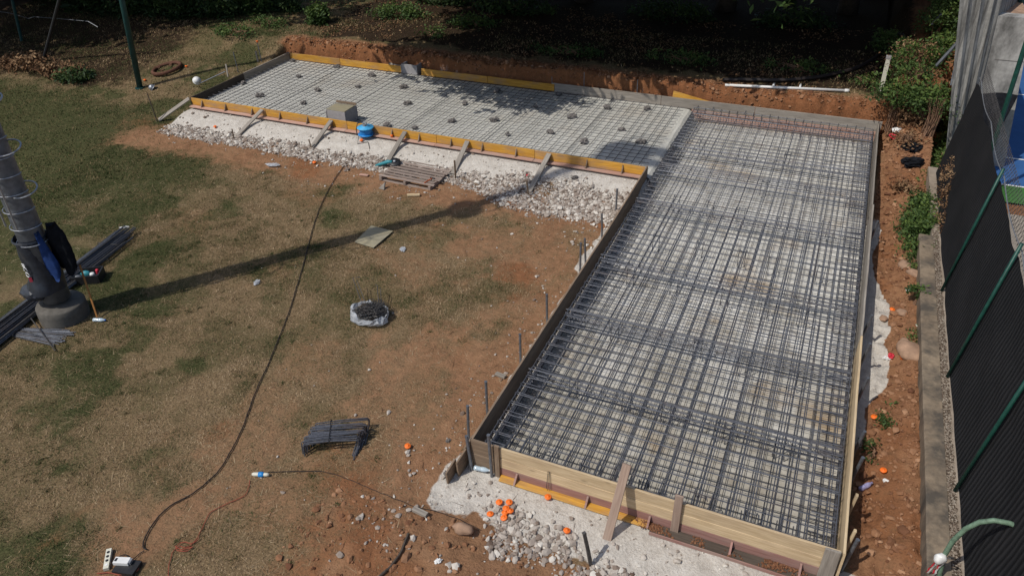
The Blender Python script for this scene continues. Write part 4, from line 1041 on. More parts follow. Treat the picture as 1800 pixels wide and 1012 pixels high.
# ------------------------------------------------------------------ floodlight mast with its things
def mast():
    bx, by = -8.17, .44; HM = 16.6
    root = thing('floodlight_mast', 'tall grey steel floodlight mast with climbing hoops at the left edge', 'mast', (bx, by, 0))
    b = MB(); b.lathe([(.39, -.1), (.39, .20), (.385, .29), (.365, .315), (.23, .33), (.0, .36)], (bx + .03, by, 0), 28); b.build('concrete_foot', make_concrete('mast_foot', (.07, .064, .056), (.15, .138, .12)), root, True)
    b = MB(); b.tube([(bx, by, .4), (bx, by, 2.0), (bx, by, 8), (bx, by, HM)], [.215, .20, .165, .12], 24); b.build('pole', MT['galv'], root, True)
    b = MB()
    for s in (-.16, .16): b.tube([(bx - .0 + s * .8, by - .24 - .0, 1.9), (bx + s * .8, by - .2, HM - .5)], .016, 5)
    b.build('ladder_rail', MT['galv_light'], root)
    for z in np.arange(1.55, 4.6, .30):
        b = MB(); rr = .235
        pts = [(bx + rr * math.cos(t), by + rr * math.sin(t), z) for t in np.linspace(math.radians(150), math.radians(390), 14)]
        b.tube(pts, .010, 5); b.build('band', MT['galv_light'], root)
    for z in (2.45, 3.15, 3.9):
        b = MB(); pts = [(bx + .12 + .24 * math.cos(t), by + .08 + .20 * math.sin(t), z + .05 * math.sin(t)) for t in np.linspace(-1.4, 2.4, 14)]
        b.tube(pts, .013, 6); b.build('hoop', MT['galv_light'], root)
    hb = MB()
    for z in np.arange(4.8, HM - 1, .8): hb.tube([(bx + .36 * math.cos(t), by - .15 + .36 * math.sin(t), z) for t in np.linspace(0, 6.283, 12)], .014, 4)
    hb.build('safety_cage', MT['galv_light'], root)
    pl = MB(); pl.lathe([(.0, 10.4), (.40, 10.4), (.40, 10.45), (0, 10.45)], (bx, by - .1, 0), 14); pl.lathe([(.40, 10.9), (.40, 11.0)], (bx, by - .1, 0), 14); pl.build('rest_platform', MT['galv'], root)
    hd = MB(); hd.lathe([(.0, HM - .4), (.62, HM - .4), (.62, HM - .34), (0, HM - .34)], (bx, by, 0), 18); hd.build('head_platform', MT['galv'], root)
    for i in range(5):
        h = MB(); x = bx - .6 + .3 * i
        h.box(x - .13, x + .13, by - .15, by + .1, HM, HM + .42); h.box(x - .13, x + .13, by - .65, by - .45, HM - .2, HM + .2); l = h.build('floodlight', MT['galv_light'], root)
        g2 = MB(); g2.box(x - .11, x + .11, by - .665, by - .652, HM - .17, HM + .17); g2.build('lens', MT['bottle'], l)
    rl = MB()
    for z in (HM + .2, HM + .6):
        rl.tube([(bx + .62 * math.cos(t), by + .62 * math.sin(t), z) for t in np.linspace(0, 6.283, 16)], .02, 5)
    rl.build('rail', MT['galv_light'], root)
    # dark banner wrapped round the lower pole
    r2 = thing('wrapped_banner', 'dark banner wrapped round the lower mast with white letters and red print', 'banner', (bx, by, .5))
    n = 40; m = 14; vs_ = []; fs = []
    for j in range(m + 1):
        z = .62 + (1.62 - .62) * j / m
        for k in range(n):
            t = 2 * math.pi * k / n; w = .24 + .012 * math.sin(5 * t + j * .7) + .01 * random.random()
            sag = .12 * ss(.35, 0, j / m) * max(0, math.cos(t + 2.0))
            vs_.append((bx + (w + sag) * math.cos(t), by + (w + sag) * math.sin(t), z))
    for j in range(m):
        for k in range(n): fs.append((j * n + k, j * n + (k + 1) % n, (j + 1) * n + (k + 1) % n, (j + 1) * n + k))
    b = MB(); b.add(vs_, fs); b.build('cloth', MT['bag_dark'], r2, True)
    b = MB()
    for z in (1.58, 1.60): b.tube([(bx + .258 * math.cos(t), by + .258 * math.sin(t), z + .008 * math.sin(3 * t)) for t in np.linspace(0, 6.283, 24)], .013, 5)
    b.build('tie_band', MT['bag_dark'], r2)
    # red print area and letters follow the cloth (front of pole faces the viewer side)
    def patch(t0, t1, z0, z1, r, mm, name):
        q = MB(); N = 8; v = []; f = []
        for k in range(N + 1):
            t = t0 + (t1 - t0) * k / N
            for z in (z0, z1): v.append((bx + r * math.cos(t), by + r * math.sin(t), z))
        for k in range(N): f.append((2 * k, 2 * k + 2, 2 * k + 3, 2 * k + 1))
        q.add(v, f); return q.build(name, mm, r2, True)
    t0 = math.radians(-78)
    patch(t0 - .42, t0 - .05, .66, .98, .272, MT['red_print'], 'red_print')
    def letter(strokes, tc, zc, s):
        q = MB()
        for st in strokes:
            pts = []
            for (a, c) in st:                         # rotated lettering running down the pole
                t = tc + (c * s) / .27; z = zc + a * s
                pts.append((bx + .275 * math.cos(t), by + .275 * math.sin(t), z))
            q.tube(pts, .008, 4)
        return q.build('letter', MT['white_print'], r2)
    arc = lambda a0, a1, n=10: [(.5 * math.cos(t) * -1, .5 * math.sin(t)) for t in np.linspace(a0, a1, n)]
    letter([arc(0, 6.283, 16)], t0 - .28, 1.02, .085)                     # O
    letter([arc(.8, 5.5, 12)], t0 - .28, 1.12, .085)                      # C
    letter([[(-.5, -.5), (-.5, .5)], [(.5, -.5), (.5, .5)], [(-.5, 0), (.5, 0)]][:1] + [[(0, -.5), (0, .5)]], t0 - .28, 1.22, .07)
    # sagging sack at the foot
    r3 = thing('dark_sack', 'sagging dark plastic sack hanging low on the mast above its foot', 'sack', (bx - .1, by - .2, .4))
    q = rock('sack', (bx - .17, by - .20, .60), .25, MT['bag_dark'], (1.0, .70, .55), -.2, r3, .12)
    # black jacket and blue cloth hanging on the right side
    def cloth(name, label, cx, cy, ztop, zbot, w0, w1, rad, mm, ang, cat, tp=.3):
        rt = thing(name, label, cat, (cx, cy, zbot)); b = MB(); m2, n2 = 14, 18; v = []; f = []
        for j in range(m2 + 1):
            s = j / m2; z = ztop + (zbot - ztop) * s; w = (w0 + (w1 - w0) * float(ss(0, tp, s))) * (1 - .35 * max(0, s - .85) / .15)
            for k in range(n2):
                t = 2 * math.pi * k / n2; fold = 1 + .10 * math.sin(3 * t + s * 5) + .22 * s * math.sin(7 * t + s * 2) + .10 * random.random()
                u_ = w * math.cos(t) * fold; d_ = rad * math.sin(t) * fold
                v.append((cx + u_ * math.cos(ang) - d_ * math.sin(ang) + .05 * s, cy + u_ * math.sin(ang) + d_ * math.cos(ang), z + (.02 + .05 * s) * math.sin(2 * t + 1) + .02 * s * math.sin(5 * t)))
        for j in range(m2):
            for k in range(n2): f.append((j * n2 + k, j * n2 + (k + 1) % n2, (j + 1) * n2 + (k + 1) % n2, (j + 1) * n2 + k))
        f += [tuple(range(n2)), tuple(m2 * n2 + k for k in range(n2 - 1, -1, -1))]
        b.add(v, f); b.build('cloth', mm, rt, True)
    cloth('hanging_jacket', 'black jacket hanging on the right of the mast behind the blue cloth', bx + .33, by + .20, 1.80, .92, .07, .145, .070, MT['cloth_black'], .4, 'jacket', .3)
    cloth('hanging_cloth', 'blue cloth hanging on the right side of the mast', bx + .25, by - .02, 1.74, .90, .03, .105, .045, MT['cloth_blue'], .5, 'cloth', .8)
    r5 = thing('digging_tool', 'orange brown tool handle leaning on the mast foot', 'tool handle', (bx + .5, by + .25, 0))
    b = MB(); b.tube([(bx + .62, by + .16, .04), (bx + .30, by + .42, .88)], .016, 6); b.build('handle', plain('handle_wood', (.34, .15, .04), .6), r5)
mast()
for q in COL.objects:
    if q.name == 'floodlight_mast': q.rotation_euler = (0, .034, 0)
# rebar bundles
def bars(label, A, B, n, spread, r, seed, lens=None, zs=(.02, .16), tie=None, fan=.06, name='rebar_bundle'):
    rd = random.Random(seed); A = Vector(A); B = Vector(B); u = (B - A).normalized(); v = Vector((-u.y, u.x, 0)); L = (B - A).length
    root = thing(name, label, 'rebar bundle', (A + B) / 2, 'bundles of straight steel bars')
    for i in range(n):
        o = rd.uniform(-spread, spread); z = rd.uniform(*zs) * (1 - abs(o) / spread * .5); k = rd.uniform(-.07, .0) * L; k2 = rd.uniform(-.12, .02) * L; sk = rd.uniform(-fan, fan)
        p0 = A + v * o - u * k; p1 = B + v * (o + sk) + u * k2
        b = MB(); b.tube([(p0.x, p0.y, z + r), (p1.x, p1.y, z * .8 + r)], r, 5); b.build('steel_bar', MT[rd.choice(('steel', 'steel', 'pipe_steel', 'steel_dull'))], root)
    if tie:
        for t in tie:
            c = A.lerp(B, t); b = MB(); b.tube([c - v * spread + Vector((0, 0, .02)), c - v * spread * .8 + Vector((0, 0, .15)), c + v * spread * .8 + Vector((0, 0, .15)), c + v * spread + Vector((0, 0, .02))], .008, 4); b.build('tie_wire', MT['steel_dull'], root)
    return root
A = at(-60, 640, 0); B = at(228, 412, 0)
bars('large bundle of long steel bars lying behind the mast', A, B, 64, .27, .012, 3, zs=(.02, .24), tie=(.62, .85))
A = at(2, 582, 0); B = at(122, 597, 0)
bars('small fan of short steel bars lying before the mast foot', A, B, 34, .13, .009, 5, zs=(.01, .05), fan=.16)
mb = MB(); mb.tube([at(52, 556, .10), at(97, 616, .03)], .009, 5); tag(mb.build('loose_bar', MT['steel_dull']), 'single bar lying across the small fan of short bars', 'steel bar')
mb = MB(); mb.tube([at(178, 452, .03), at(192, 457, .03)], .009, 5); tag(mb.build('loose_bar', MT['steel']), 'very short bar beside the large bundle', 'steel bar')
wrap('bar_tag', 'red and white tag film on the end of the large bar bundle', 222, 410, .06, 'white', (1.8, .5, .4), dz=.12, cat='tag')
def crate():
    p = ground(158, 492); root = thing('tool_crate', 'open black tool crate filled with bottles and tools behind the mast foot', 'crate', p)
    u = Vector((math.cos(.55), math.sin(.55), 0)); v = Vector((-u.y, u.x, 0)); c = p + Vector((0, 0, .09))
    b = MB(); t = .012
    b.obox(c - Vector((0, 0, .08)), u * .24, v * .16, Vector((0, 0, t)))
    for s in (-1, 1):
        b.obox(c + v * .16 * s, u * .24, v * t, Vector((0, 0, .09))); b.obox(c + u * .24 * s, u * t, v * .16, Vector((0, 0, .09)))
    b.build('tray', MT['black'], root)
    items = [('machine_case', 'dull green tool case inside the black crate', 'case', 'teal', (-.05, .05), (.09, .06, .07)), ('paint_tin', 'white tin inside the black crate', 'tin', 'white', (.10, -.04), (.045, .045, .08)), ('spray_can', 'red topped can inside the black crate', 'can', 'tape_red', (.16, .06), (.03, .03, .09)),
             ('glove', 'grey rag inside the black crate', 'rag', 'galv', (-.16, -.05), (.07, .06, .05))]
    for (n_, l, ct, m, (a, bq), s) in items:
        q = c + u * a + v * bq
        if ct in ('tin', 'can'):
            k = MB(); k.lathe([(0, -.07), (s[0], -.07), (s[0], s[2] - .02), (s[0] * .8, s[2]), (0, s[2])], q, 14); o = k.build(n_, MT[m], None, True); tag(o, l, ct)
        else: tag(rock(n_, q + Vector((0, 0, .01)), s[0], MT[m], (1, s[1] / s[0], s[2] / s[0]), .5), l, ct)
    q = p - u * .28 - v * .02 + Vector((0, 0, .10))
    b = MB(); b.obox(q, u * .14, v * .07, Vector((0, 0, .012)) + u * .0); b.obox(q + v * .01 + Vector((0, 0, -.05)), u * .12, v * .05, Vector((0, 0, .04)))
    tag(b.build('white_case', MT['offwhite']), 'pale grey lidded case left of the black crate', 'case')
crate()

# ------------------------------------------------------------------ far left: green pole, ring, helmets, fence
p = ground(246, 155); T = aty(208, -30, p.y)
root = thing('green_pole', 'tall dark green steel pole standing on the lawn left of the slab', 'pole', p)
b = MB(); b.tube([(p.x, p.y, p.z - .05), (p.x + (T.x - p.x), p.y, T.z), (p.x + (T.x - p.x) * 2.2, p.y, p.z + (T.z - p.z) * 2.2)], [.085, .08, .07], 14); b.build('shaft', MT['pole_green'], root, True)
b = MB(); b.lathe([(.0, .0), (.14, .0), (.14, .02), (.09, .03)], (p.x, p.y, p.z), 14); b.build('foot_plate', MT['pole_green'], root)
def ring():
    p = ground(294, 124); root = thing('manhole_ring', 'rusty round iron manhole frame lying tilted on the grass', 'manhole frame', p)
    ax = (-.10, -.12, 1); b = MB(); c = p + Vector((0, 0, .07))
    b.lathe([(.40, -.05), (.47, -.05), (.48, -.03), (.48, .03), (.44, .055), (.40, .04), (.37, .0), (.40, -.05)], c, 36, ax); b.build('frame', MT['rust'], root, True)
    for a in (.3, 1.9, 3.5, 5.1):
        q = MB(); d = Vector((math.cos(a), math.sin(a), .1)); q.obox(c + d * .30, d * .10, Vector((-d.y, d.x, 0)) * .03, Vector((0, 0, .01))); q.build('lug', MT['rust'], root)
ring()
def helmet(label, p, ax, m):
    root = thing('safety_helmet', label, 'helmet', p, 'pale safety helmets')
    b = MB(); b.lathe([(.092, 0), (.096, .024), (.088, .064), (.064, .096), (.032, .112), (0, .116)], p, 18, ax); b.build('shell', MT[m], root, True)
    b = MB(); b.lathe([(.090, -.002), (.118, -.006), (.120, .0), (.094, .006)], p, 18, ax); b.build('brim', MT[m], root, True)
q = at(346, 142, .55); helmet('white safety helmet hanging on a stick beside the dark end board', q, (.75, -.45, .5), 'white')
b = MB(); g_ = ground(350, 152); b.tube([g_ - Vector((0, 0, .05)), q + Vector((.02, .02, .02))], .012, 5); tag(b.build('thin_stick', MT['rust']), 'thin stick carrying the white safety helmet', 'stick')
helmet('pale grey blue safety helmet lying on the grass beside the green pole', ground(269, 157, .04), (-.5, -.5, .6), 'galv_light')
for (b_px, t_px, l, m) in (((38, 72), (12, -40), 'dim green fence pole at the far top left, left one', 'pole_green'), ((74, 108), (115, -40), 'dim leaning fence pole at the far top left, right one', 'black')):
    p = ground(*b_px); T = aty(t_px[0], t_px[1], p.y); b = MB(); b.tube([p - Vector((0, 0, .05)), T], .05, 8); tag(b.build('fence_pole', MT[m]), l, 'pole', 'fence poles')
mb = MB(); pts = [aty(x, y, 11.5) for (x, y) in ((-20, 18), (20, 24), (50, 33), (60, 30), (100, 33), (155, 38), (172, 48))]
mb.tube(pts, .007, 4); tag(mb.build('fence_wire', MT['galv']), 'pale loose wire sagging between the far left poles', 'wire')
# dark hedge screen far left made by bushes below

# ------------------------------------------------------------------ right side: walls, fence
def low_wall():
    root = thing('low_wall', 'low weathered concrete wall running along the fence foot on the right', 'wall', (5.45, 3, 0))
    b = MB(); xs0, xs1 = 5.33, 5.56; y0, y1 = -2.5, 7.95
    n = 60; v = []; f = []
    for i in range(n + 1):
        y = y0 + (y1 - y0) * i / n; w = .02 * (float(fbm(y, 1.0, 3, 1.3)) - .5)
        v += [(xs0 + .015 + w, y, -.15), (xs0 + w, y, .40 + w), (xs0 + .015 + w, y, .415 + w), (xs1, y, .42), (xs1, y, -.15)]
    for i in range(n):
        for k in range(4): f.append((i * 5 + k, (i + 1) * 5 + k, (i + 1) * 5 + k + 1, i * 5 + k + 1))
    f += [tuple(range(5)), tuple(n * 5 + k for k in range(4, -1, -1))]
    b.add(v, f); b.build('wall', MT['low_wall'], root)
low_wall()
mb = MB(); mb.box(5.555, 5.80, -2.5, 11.2, -.2, .395)
tag(mb.build('kerb', make_concrete('kerb', (.20, .16, .12), (.36, .30, .24))), 'rough stony kerb between the low wall and the black fence', 'kerb')
N = 5200; Pk = np.stack([rng.uniform(5.565, 5.66, N), rng.uniform(-2.4, 8.2, N), np.full(N, .40)], -1)
tag(stones('grit', Pk, rng.uniform(.008, .018, N), MT['grit'], rng.random(N)), 'coarse brown grit along the fence foot', 'grit', kind='stuff')
def fence():
    X, Z0, HT, LN = 5.665, .40, 2.12, .11
    root = thing('windscreen_fence', 'tall green fence covered with black windscreen netting on the right', 'fence', (X, 4, Z0))
    ys_ = [6.07, 3.75, 1.52, -.75, -3.0]
    for y in ys_:
        b = MB(); b.tube([(X - .02, y, Z0 - .05), (X - .02 + LN * HT, y, Z0 + HT + .12)], .024, 8); o = b.build('post', MT['green_paint'], root, True)
    # net: rippled sheet behind the posts
    ny, nz = 260, 26; Y, S = np.meshgrid(np.linspace(-3.2, 10.9, ny), np.linspace(0, 1, nz), indexing='ij')
    top = 2.05 + .08 * np.sin(Y * 2.7) * .5 - .10 * np.abs(np.sin((Y - 1.52) * math.pi / 2.27))
    Zz = Z0 + S * top; Xx = X + .03 + LN * S * top + .05 * (fbm(Y, S * 3, 3, 1.2) - .5)
    V = np.stack([Xx, Y, Zz], -1).reshape(-1, 3); idx = np.arange(ny * nz).reshape(ny, nz)
    Fq = np.stack([idx[:-1, :-1], idx[1:, :-1], idx[1:, 1:], idx[:-1, 1:]], -1).reshape(-1, 4)
    np_mesh('windscreen', V, Fq, MT['screen'], None, root, True)
    b = MB(); yy = np.linspace(-3.2, 10.9, 80)
    b.tube([(X + .02 + LN * (HT + .03), y, Z0 + HT + .0 - .10 * abs(math.sin((y - 1.52) * math.pi / 2.27))) for y in yy], .008, 4); b.build('top_wire', MT['galv_light'], root)
    b = MB()
    for y in np.arange(3.5, 10.9, .11):
        for s in (1, -1): b.tube([(X + .05 + LN * 2.0, y, Z0 + 2.0), (X + .06 + LN * 2.3, y + .11 * s, Z0 + 2.18), (X + .05 + LN * 2.5, y, Z0 + 2.34)], .004, 3)
    b.build('chain_link', MT['steel_dull'], root)
fence()
# dried leaves caught on net
leafN = 0
for (px, py, l) in ((1722, 805, 'upper'), (1732, 882, 'lower'), (1757, 622, 'highest'), (1768, 587, 'lone')):
    y = 2.4 if py > 700 else 4.1
    p = None
    # point on the net plane
    r = _ray(px, py); n_ = Vector((1, 0, -.11)); c0 = Vector((5.75, 0, .40)); t = n_.dot(c0 - CAM) / n_.dot(r); p = CAM + r * t - Vector((.03, 0, 0))
    tag(rock('dry_leaf', p, .024, MT['rock'], (.4, 1, .8), random.random(), None, .6), 'pale dry leaf caught on the black net, %s one' % l, 'leaf')

def curved_pipe():
    y = .15
    pts = [aty(x, yy, y) for (x, yy) in ((1650, 1040), (1652, 1005), (1660, 975), (1675, 950), (1697, 929), (1722, 917), (1748, 914), (1775, 919), (1800, 930), (1830, 950))]
    root = thing('curved_pipe', 'weathered green pipe arching over the fence foot at bottom right', 'pipe', (pts[0].x, y, .4))
    base = Vector((pts[0].x - .02, y, .0)); b = MB(); b.tube([base] + pts, .026, 10); b.build('arch', MT['pale_green'], root, True)
    b = MB(); q = pts[2]; b.tube([q + Vector((-.03, -.03, -.01)), q + Vector((.05, -.04, .02)), q + Vector((.09, 0, -.01)), q + Vector((.05, .03, -.03))], .010, 5); b.build('hook', MT['steel_dull'], root)
    r2 = thing('tied_bag', 'small white plastic bag tied to the curved green pipe', 'bag', q)
    rock('film', q + Vector((-.03, -.04, -.03)), .06, MT['white'], (1, .8, 1.1), .3, r2)
    b = MB()
    r3 = thing('warning_tape', 'red and white warning tape dangling from the curved green pipe', 'tape', q)
    for k, (dx, m) in enumerate(((-.06, 'tape_red'), (-.035, 'white'), (-.01, 'tape_red'), (.01, 'white'))):
        t = MB(); v = []; f = []
        for i in range(7):
            z = -.05 - i * .04; xx = q.x + dx - i * .007 + random.uniform(-.008, .008); yy = q.y - .05 + random.uniform(-.01, .01)
            v += [(xx - .009, yy, q.z + z), (xx + .009, yy + .006, q.z + z)]
        for i in range(6): f.append((2 * i, 2 * i + 1, 2 * i + 3, 2 * i + 2))
        t.add(v, f); t.build('strip', MT[m], r3)
curved_pipe()

def big_wall():
    A0 = at(1664, 252, .55); A1 = aty(1690, -25, A0.y + .1)
    C0 = at(1704, 262, .0); yC = A0.y + .45
    C0 = aty(1708, 215, yC); C1 = aty(1768, -25, yC + .1)
    root = thing('streaked_wall', 'high concrete wall with dark vertical rain streaks at the top right', 'wall', (A0.x, A0.y, 0), 'concrete walls by the court')
    d = Vector((.5, 1.6, 0)); b = MB()
    def down(p, q, z):            # continue the edge q->p to the height z
        t = (z - p.z) / (q.z - p.z); return p + (q - p) * t
    a0, c0 = down(A0, A1, -.2), down(C0, C1, -.2)
    n = 10; v = []; f = []
    for i in range(n + 1):
        s = i / n; lo = a0.lerp(c0, s); hi = A1.lerp(C1, s); o = Vector((0, .04 * math.sin(i * 2.1) + (.04 if i % 3 == 0 else 0), 0))
        v += [lo + o, hi + o, hi + d * 1.2, lo + d * 1.2]
    for i in range(n):
        k = i * 4; f += [(k, k + 4, k + 5, k + 1), (k + 1, k + 5, k + 6, k + 2), (k + 3, k + 2, k + 6, k + 7)]
    f += [(0, 1, 2, 3), (n * 4 + 3, n * 4 + 2, n * 4 + 1, n * 4)]
    b.add([tuple(q) for q in v], f); b.build('wall', MT['wall_concrete'], root)
    # paler wall facing the court beside it
    y = yC + .12
    e0 = aty(1716, 190, y); e1 = aty(1762, 29, y); g0 = aty(1789, 168, y); g1 = aty(1815, 33, y)
    root = thing('pale_wall', 'pale sunlit concrete wall between the streaked wall and the blue court', 'wall', (g0.x, y, 0), 'concrete walls by the court')
    b = MB(); t = .35
    q = [down(e0, e1, -.2) + Vector((-.2, 0, 0)), down(g0, g1, -.2), g1, e1 + Vector((-.2, 0, 0))]
    b.add([tuple(k) for k in q] + [(k.x, k.y + t, k.z) for k in q], [(0, 1, 2, 3), (7, 6, 5, 4), (3, 2, 6, 7), (1, 5, 6, 2), (0, 3, 7, 4)])
    b.build('wall', make_concrete('pale_wall', (.33, .32, .30), (.47, .455, .43), 0, (1.2, 1.2, .6)), root)
    j = MB(); z = (e0.z + e1.z) / 2 + .1
    j.obox(((e0.x + g0.x) / 2 + .12, y - .002, z), (.42, 0, 0), (0, .004, 0), (0, 0, .006)); j.build('joint', MT['spacer'], root)
    # earth terrace above the pale wall
    b = MB(); q2 = [Vector((k.x, y + t + .01, k.z)) for k in q]; q2[2].z -= .05; q2[3].z -= .05
    b.add([tuple(k) for k in q2] + [(k.x, k.y + 14, k.z) for k in q2], [(0, 1, 2, 3), (7, 6, 5, 4), (3, 2, 6, 7), (1, 5, 6, 2), (0, 3, 7, 4)])
    tag(b.build('terrace', MT['rock']), kind='structure')
    # black cloth hanging under its edge
    rt = thing('hanging_net', 'black cloth hanging below the pale wall beside the fence', 'net', (g0.x, y, 0))
    n = 16; v = []; f = []
    c = [aty(1722, 166, y - .25), aty(1790, 168, y - .25), aty(1738, 268, y - .9), aty(1716, 275, y - .9)]
    for i in range(n + 1):
        s = i / n
        for jx in range(n + 1):
            u = jx / n; top = c[0].lerp(c[1], u); bot = c[3].lerp(c[2], u); p = top.lerp(bot, s)
            v.append((p.x, p.y + .06 * math.sin(u * 19 + s * 2) * s, p.z + .05 * abs(math.sin(u * 3.1)) * (s == 0)))
    for i in range(n):
        for jx in range(n): k = i * (n + 1) + jx; f.append((k, k + 1, k + n + 2, k + n + 1))
    b = MB(); b.add(v, f); b.build('cloth', MT['cloth_black'], rt, True)
big_wall()
# green court fence post
p = aty(1746, 255, 11.0); T = aty(1815, 40, 11.0)
b = MB(); b.tube([(p.x - .05, 11.0, p.z - .6), p, T, T + (T - p) * .6], .045, 8); tag(b.build('green_post', MT['green_paint'], None, True), 'tall green post between the black cloth and the blue court', 'post')
b = MB(); q = aty(1770, 0, 14.5); b.lathe([(0, -.2), (.02, -.18), (.18, .3), (.0, .3)], q + Vector((.3, 0, 0)), 10); tag(b.build('green_bin', MT['pole_green']), 'green tapered thing at the top right corner above the pale wall', 'bin')

# white pipe, hose, posts on the bank
def on_bank(px, py, dz=0): return ground(px, py, dz)
A = on_bank(1274, 153, .05); B = on_bank(1488, 163, .05)
root = thing('white_pipe', 'long white plastic pipe with two stubs lying on the back bank', 'pipe', A)
b = MB(); b.tube([A, A.lerp(B, .5), B], .035, 8); b.build('pipe', MT['white'], root, True)
for t in (.40, .62):
    c = A.lerp(B, t); b = MB(); b.tube([c, c + Vector((.0, .25, .02))], .028, 8); b.build('stub', MT['white'], root, True)
b = MB(); b.tube([B - (B - A).normalized() * .05, B + (B - A).normalized() * .05], .045, 8); b.build('socket', MT['white'], root, True)
cable('black_hose', 'thick black corrugated hose curving along the back bank', [(1270, 146), (1320, 146), (1380, 146), (1430, 142), (1480, 132), (1510, 122), (1535, 108), (1560, 92), (1590, 80)], .05, 'cable', .03, .0, 'hose')
p = ground(1548, 160); T = aty(1562, 102, p.y); root = thing('white_post', 'worn white concrete post standing in the brush', 'post', p)
b = MB(); b.obox((p + T) / 2, (.05, 0, 0), (0, .05, 0), (T - p) / 2); b.build('shaft', MT['offwhite'], root)
b = MB(); b.obox(T + Vector((0, 0, .02)), (.06, 0, 0), (0, .06, 0), (0, 0, .03)); b.build('top', MT['precast'], root)
for (a, b_, yy, l) in (((1645, 117), (1688, 70), 13.6, 'lower'), ((1637, 44), (1656, 25), 16.5, 'upper')):
    m_ = MB(); m_.tube([aty(a[0], a[1], yy), aty(b_[0], b_[1], yy)], .04, 8); tag(m_.build('metal_tube', MT['galv']), 'grey metal tube poking out of the bushes by the streaked wall, %s one' % l, 'tube')
b = MB(); b.tube([aty(1672, 150, 12.6), aty(1692, 60, 12.9)], .03, 6); tag(b.build('metal_tube', MT['galv']), 'thin upright tube hugging the left edge of the streaked wall', 'tube')
# black pot and bags at the corner
p = ground(1625, 245); root = thing('black_pot', 'black plastic tub lying in brush at the foot of streaked wall', 'tub', p)
b = MB(); b.lathe([(0, 0), (.17, .0), (.22, .30), (.24, .31), (.20, .31), (.16, .05), (0, .05)], p + Vector((0, 0, .05)), 18, (-.3, -.5, .8)); b.build('tub', MT['black'], root, True)
for (px, py, r, l) in ((1600, 262, .17, 'upper black plastic heap left of the bush'), (1603, 288, .19, 'middle black plastic heap left of the bush'), (1648, 225, .25, 'black plastic heap behind the tub')):
    tag(rock('black_sheet', ground(px, py, .05), r, MT['cloth_black'], (1.2, .9, .6), random.random(), None, .5), l, 'plastic sheet', 'black plastic heaps')

# ------------------------------------------------------------------ loose stuff: rubble, clods, grass
def scatter(n, cand, dens):
    pts = cand(n); d = dens(pts[:, 0], pts[:, 1]); return pts[rng.random(len(pts)) < d]
def uni(x0, x1, y0, y1): return lambda n: np.stack([rng.uniform(x0, x1, n), rng.uniform(y0, y1, n)], -1)
# rubble at the foot of the ballast slope, sprawling in the inner corner
def rub(x, y):
    n2 = fbm(x, y, 4, 1.6)
    lump = ss(.36, .52, fbm(x + 40, y * 0, 3, .55) * .6 + n2 * .4)
    cy = 7.62 - .22 * ss(-3.5, -1.8, x); w = .32 + .48 * ss(-4.5, -1.8, x)
    d = ss(1.1, .3, np.abs(y - cy) / w + (n2 - .5) * .9) * (.35 + .65 * lump) * (y < 8.5) * ss(-13.1, -12.4, x)
    return np.maximum(d, .008 * (y > 7) * (y < 8.6))
P = scatter(95000, uni(-13, -.08, 5.2, 8.6), rub); P = P[P[:, 0] < -.1]
Z = terrain(P[:, 0], P[:, 1]); S = rng.gamma(1.5, .0095, len(P)) + .008; S = np.clip(S, .009, .075)
tag(stones('gravel', np.column_stack([P, Z + S * .3]), S, MT['stone'], np.clip(rng.normal(.60, .24, len(P)), 0, 1)), 'pale broken rubble and gravel along the foot of the raised slab', 'gravel', kind='stuff')
def rub2(x, y):
    n2 = fbm(x, y, 4, 2.0)
    c = np.maximum(ss(1.0, .3, np.hypot((x - 1.15) / .75, (y + .85) / .38) + (n2 - .5)), ss(1.0, .3, np.hypot((x - 2.5) / 1.3, (y + 1.0) / .42) + (n2 - .5)))
    c = np.maximum(c, .7 * ss(1.0, .3, np.hypot((x - .75) / .35, (y + .62) / .3) + (n2 - .5)))
    return np.maximum(c * .8, .02)
P = scatter(13000, uni(-1.0, 4.6, -2.0, -.15), rub2)
Z = terrain(P[:, 0], P[:, 1]); S = np.clip(rng.gamma(2.0, .009, len(P)) + .008, .010, .06)
tag(stones('near_gravel', np.column_stack([P, Z + S * .3]), S, MT['stone'], np.clip(rng.normal(.60, .2, len(P)), 0, 1)), 'loose pale stones below the near end wall', 'gravel', kind='stuff')
# small stones scattered beside the long boards and over the trodden ground
def few(x, y): return np.clip(.04 + .5 * ss(-1.4, -.2, x) + .25 * ss(5.5, 7, y), 0, 1) * (soil_mask(x, y) > .3)
P = scatter(5200, uni(-9, -.15, -1.6, 7.3), few)
Z = terrain(P[:, 0], P[:, 1]); S = np.clip(rng.gamma(2.2, .006, len(P)) + .006, .007, .045)
tag(stones('pebbles', np.column_stack([P, Z + S * .3]), S, MT['stone'], np.clip(rng.normal(.6, .22, len(P)), 0, 1)), 'scattered pebbles on the trodden soil', 'pebbles', kind='stuff')
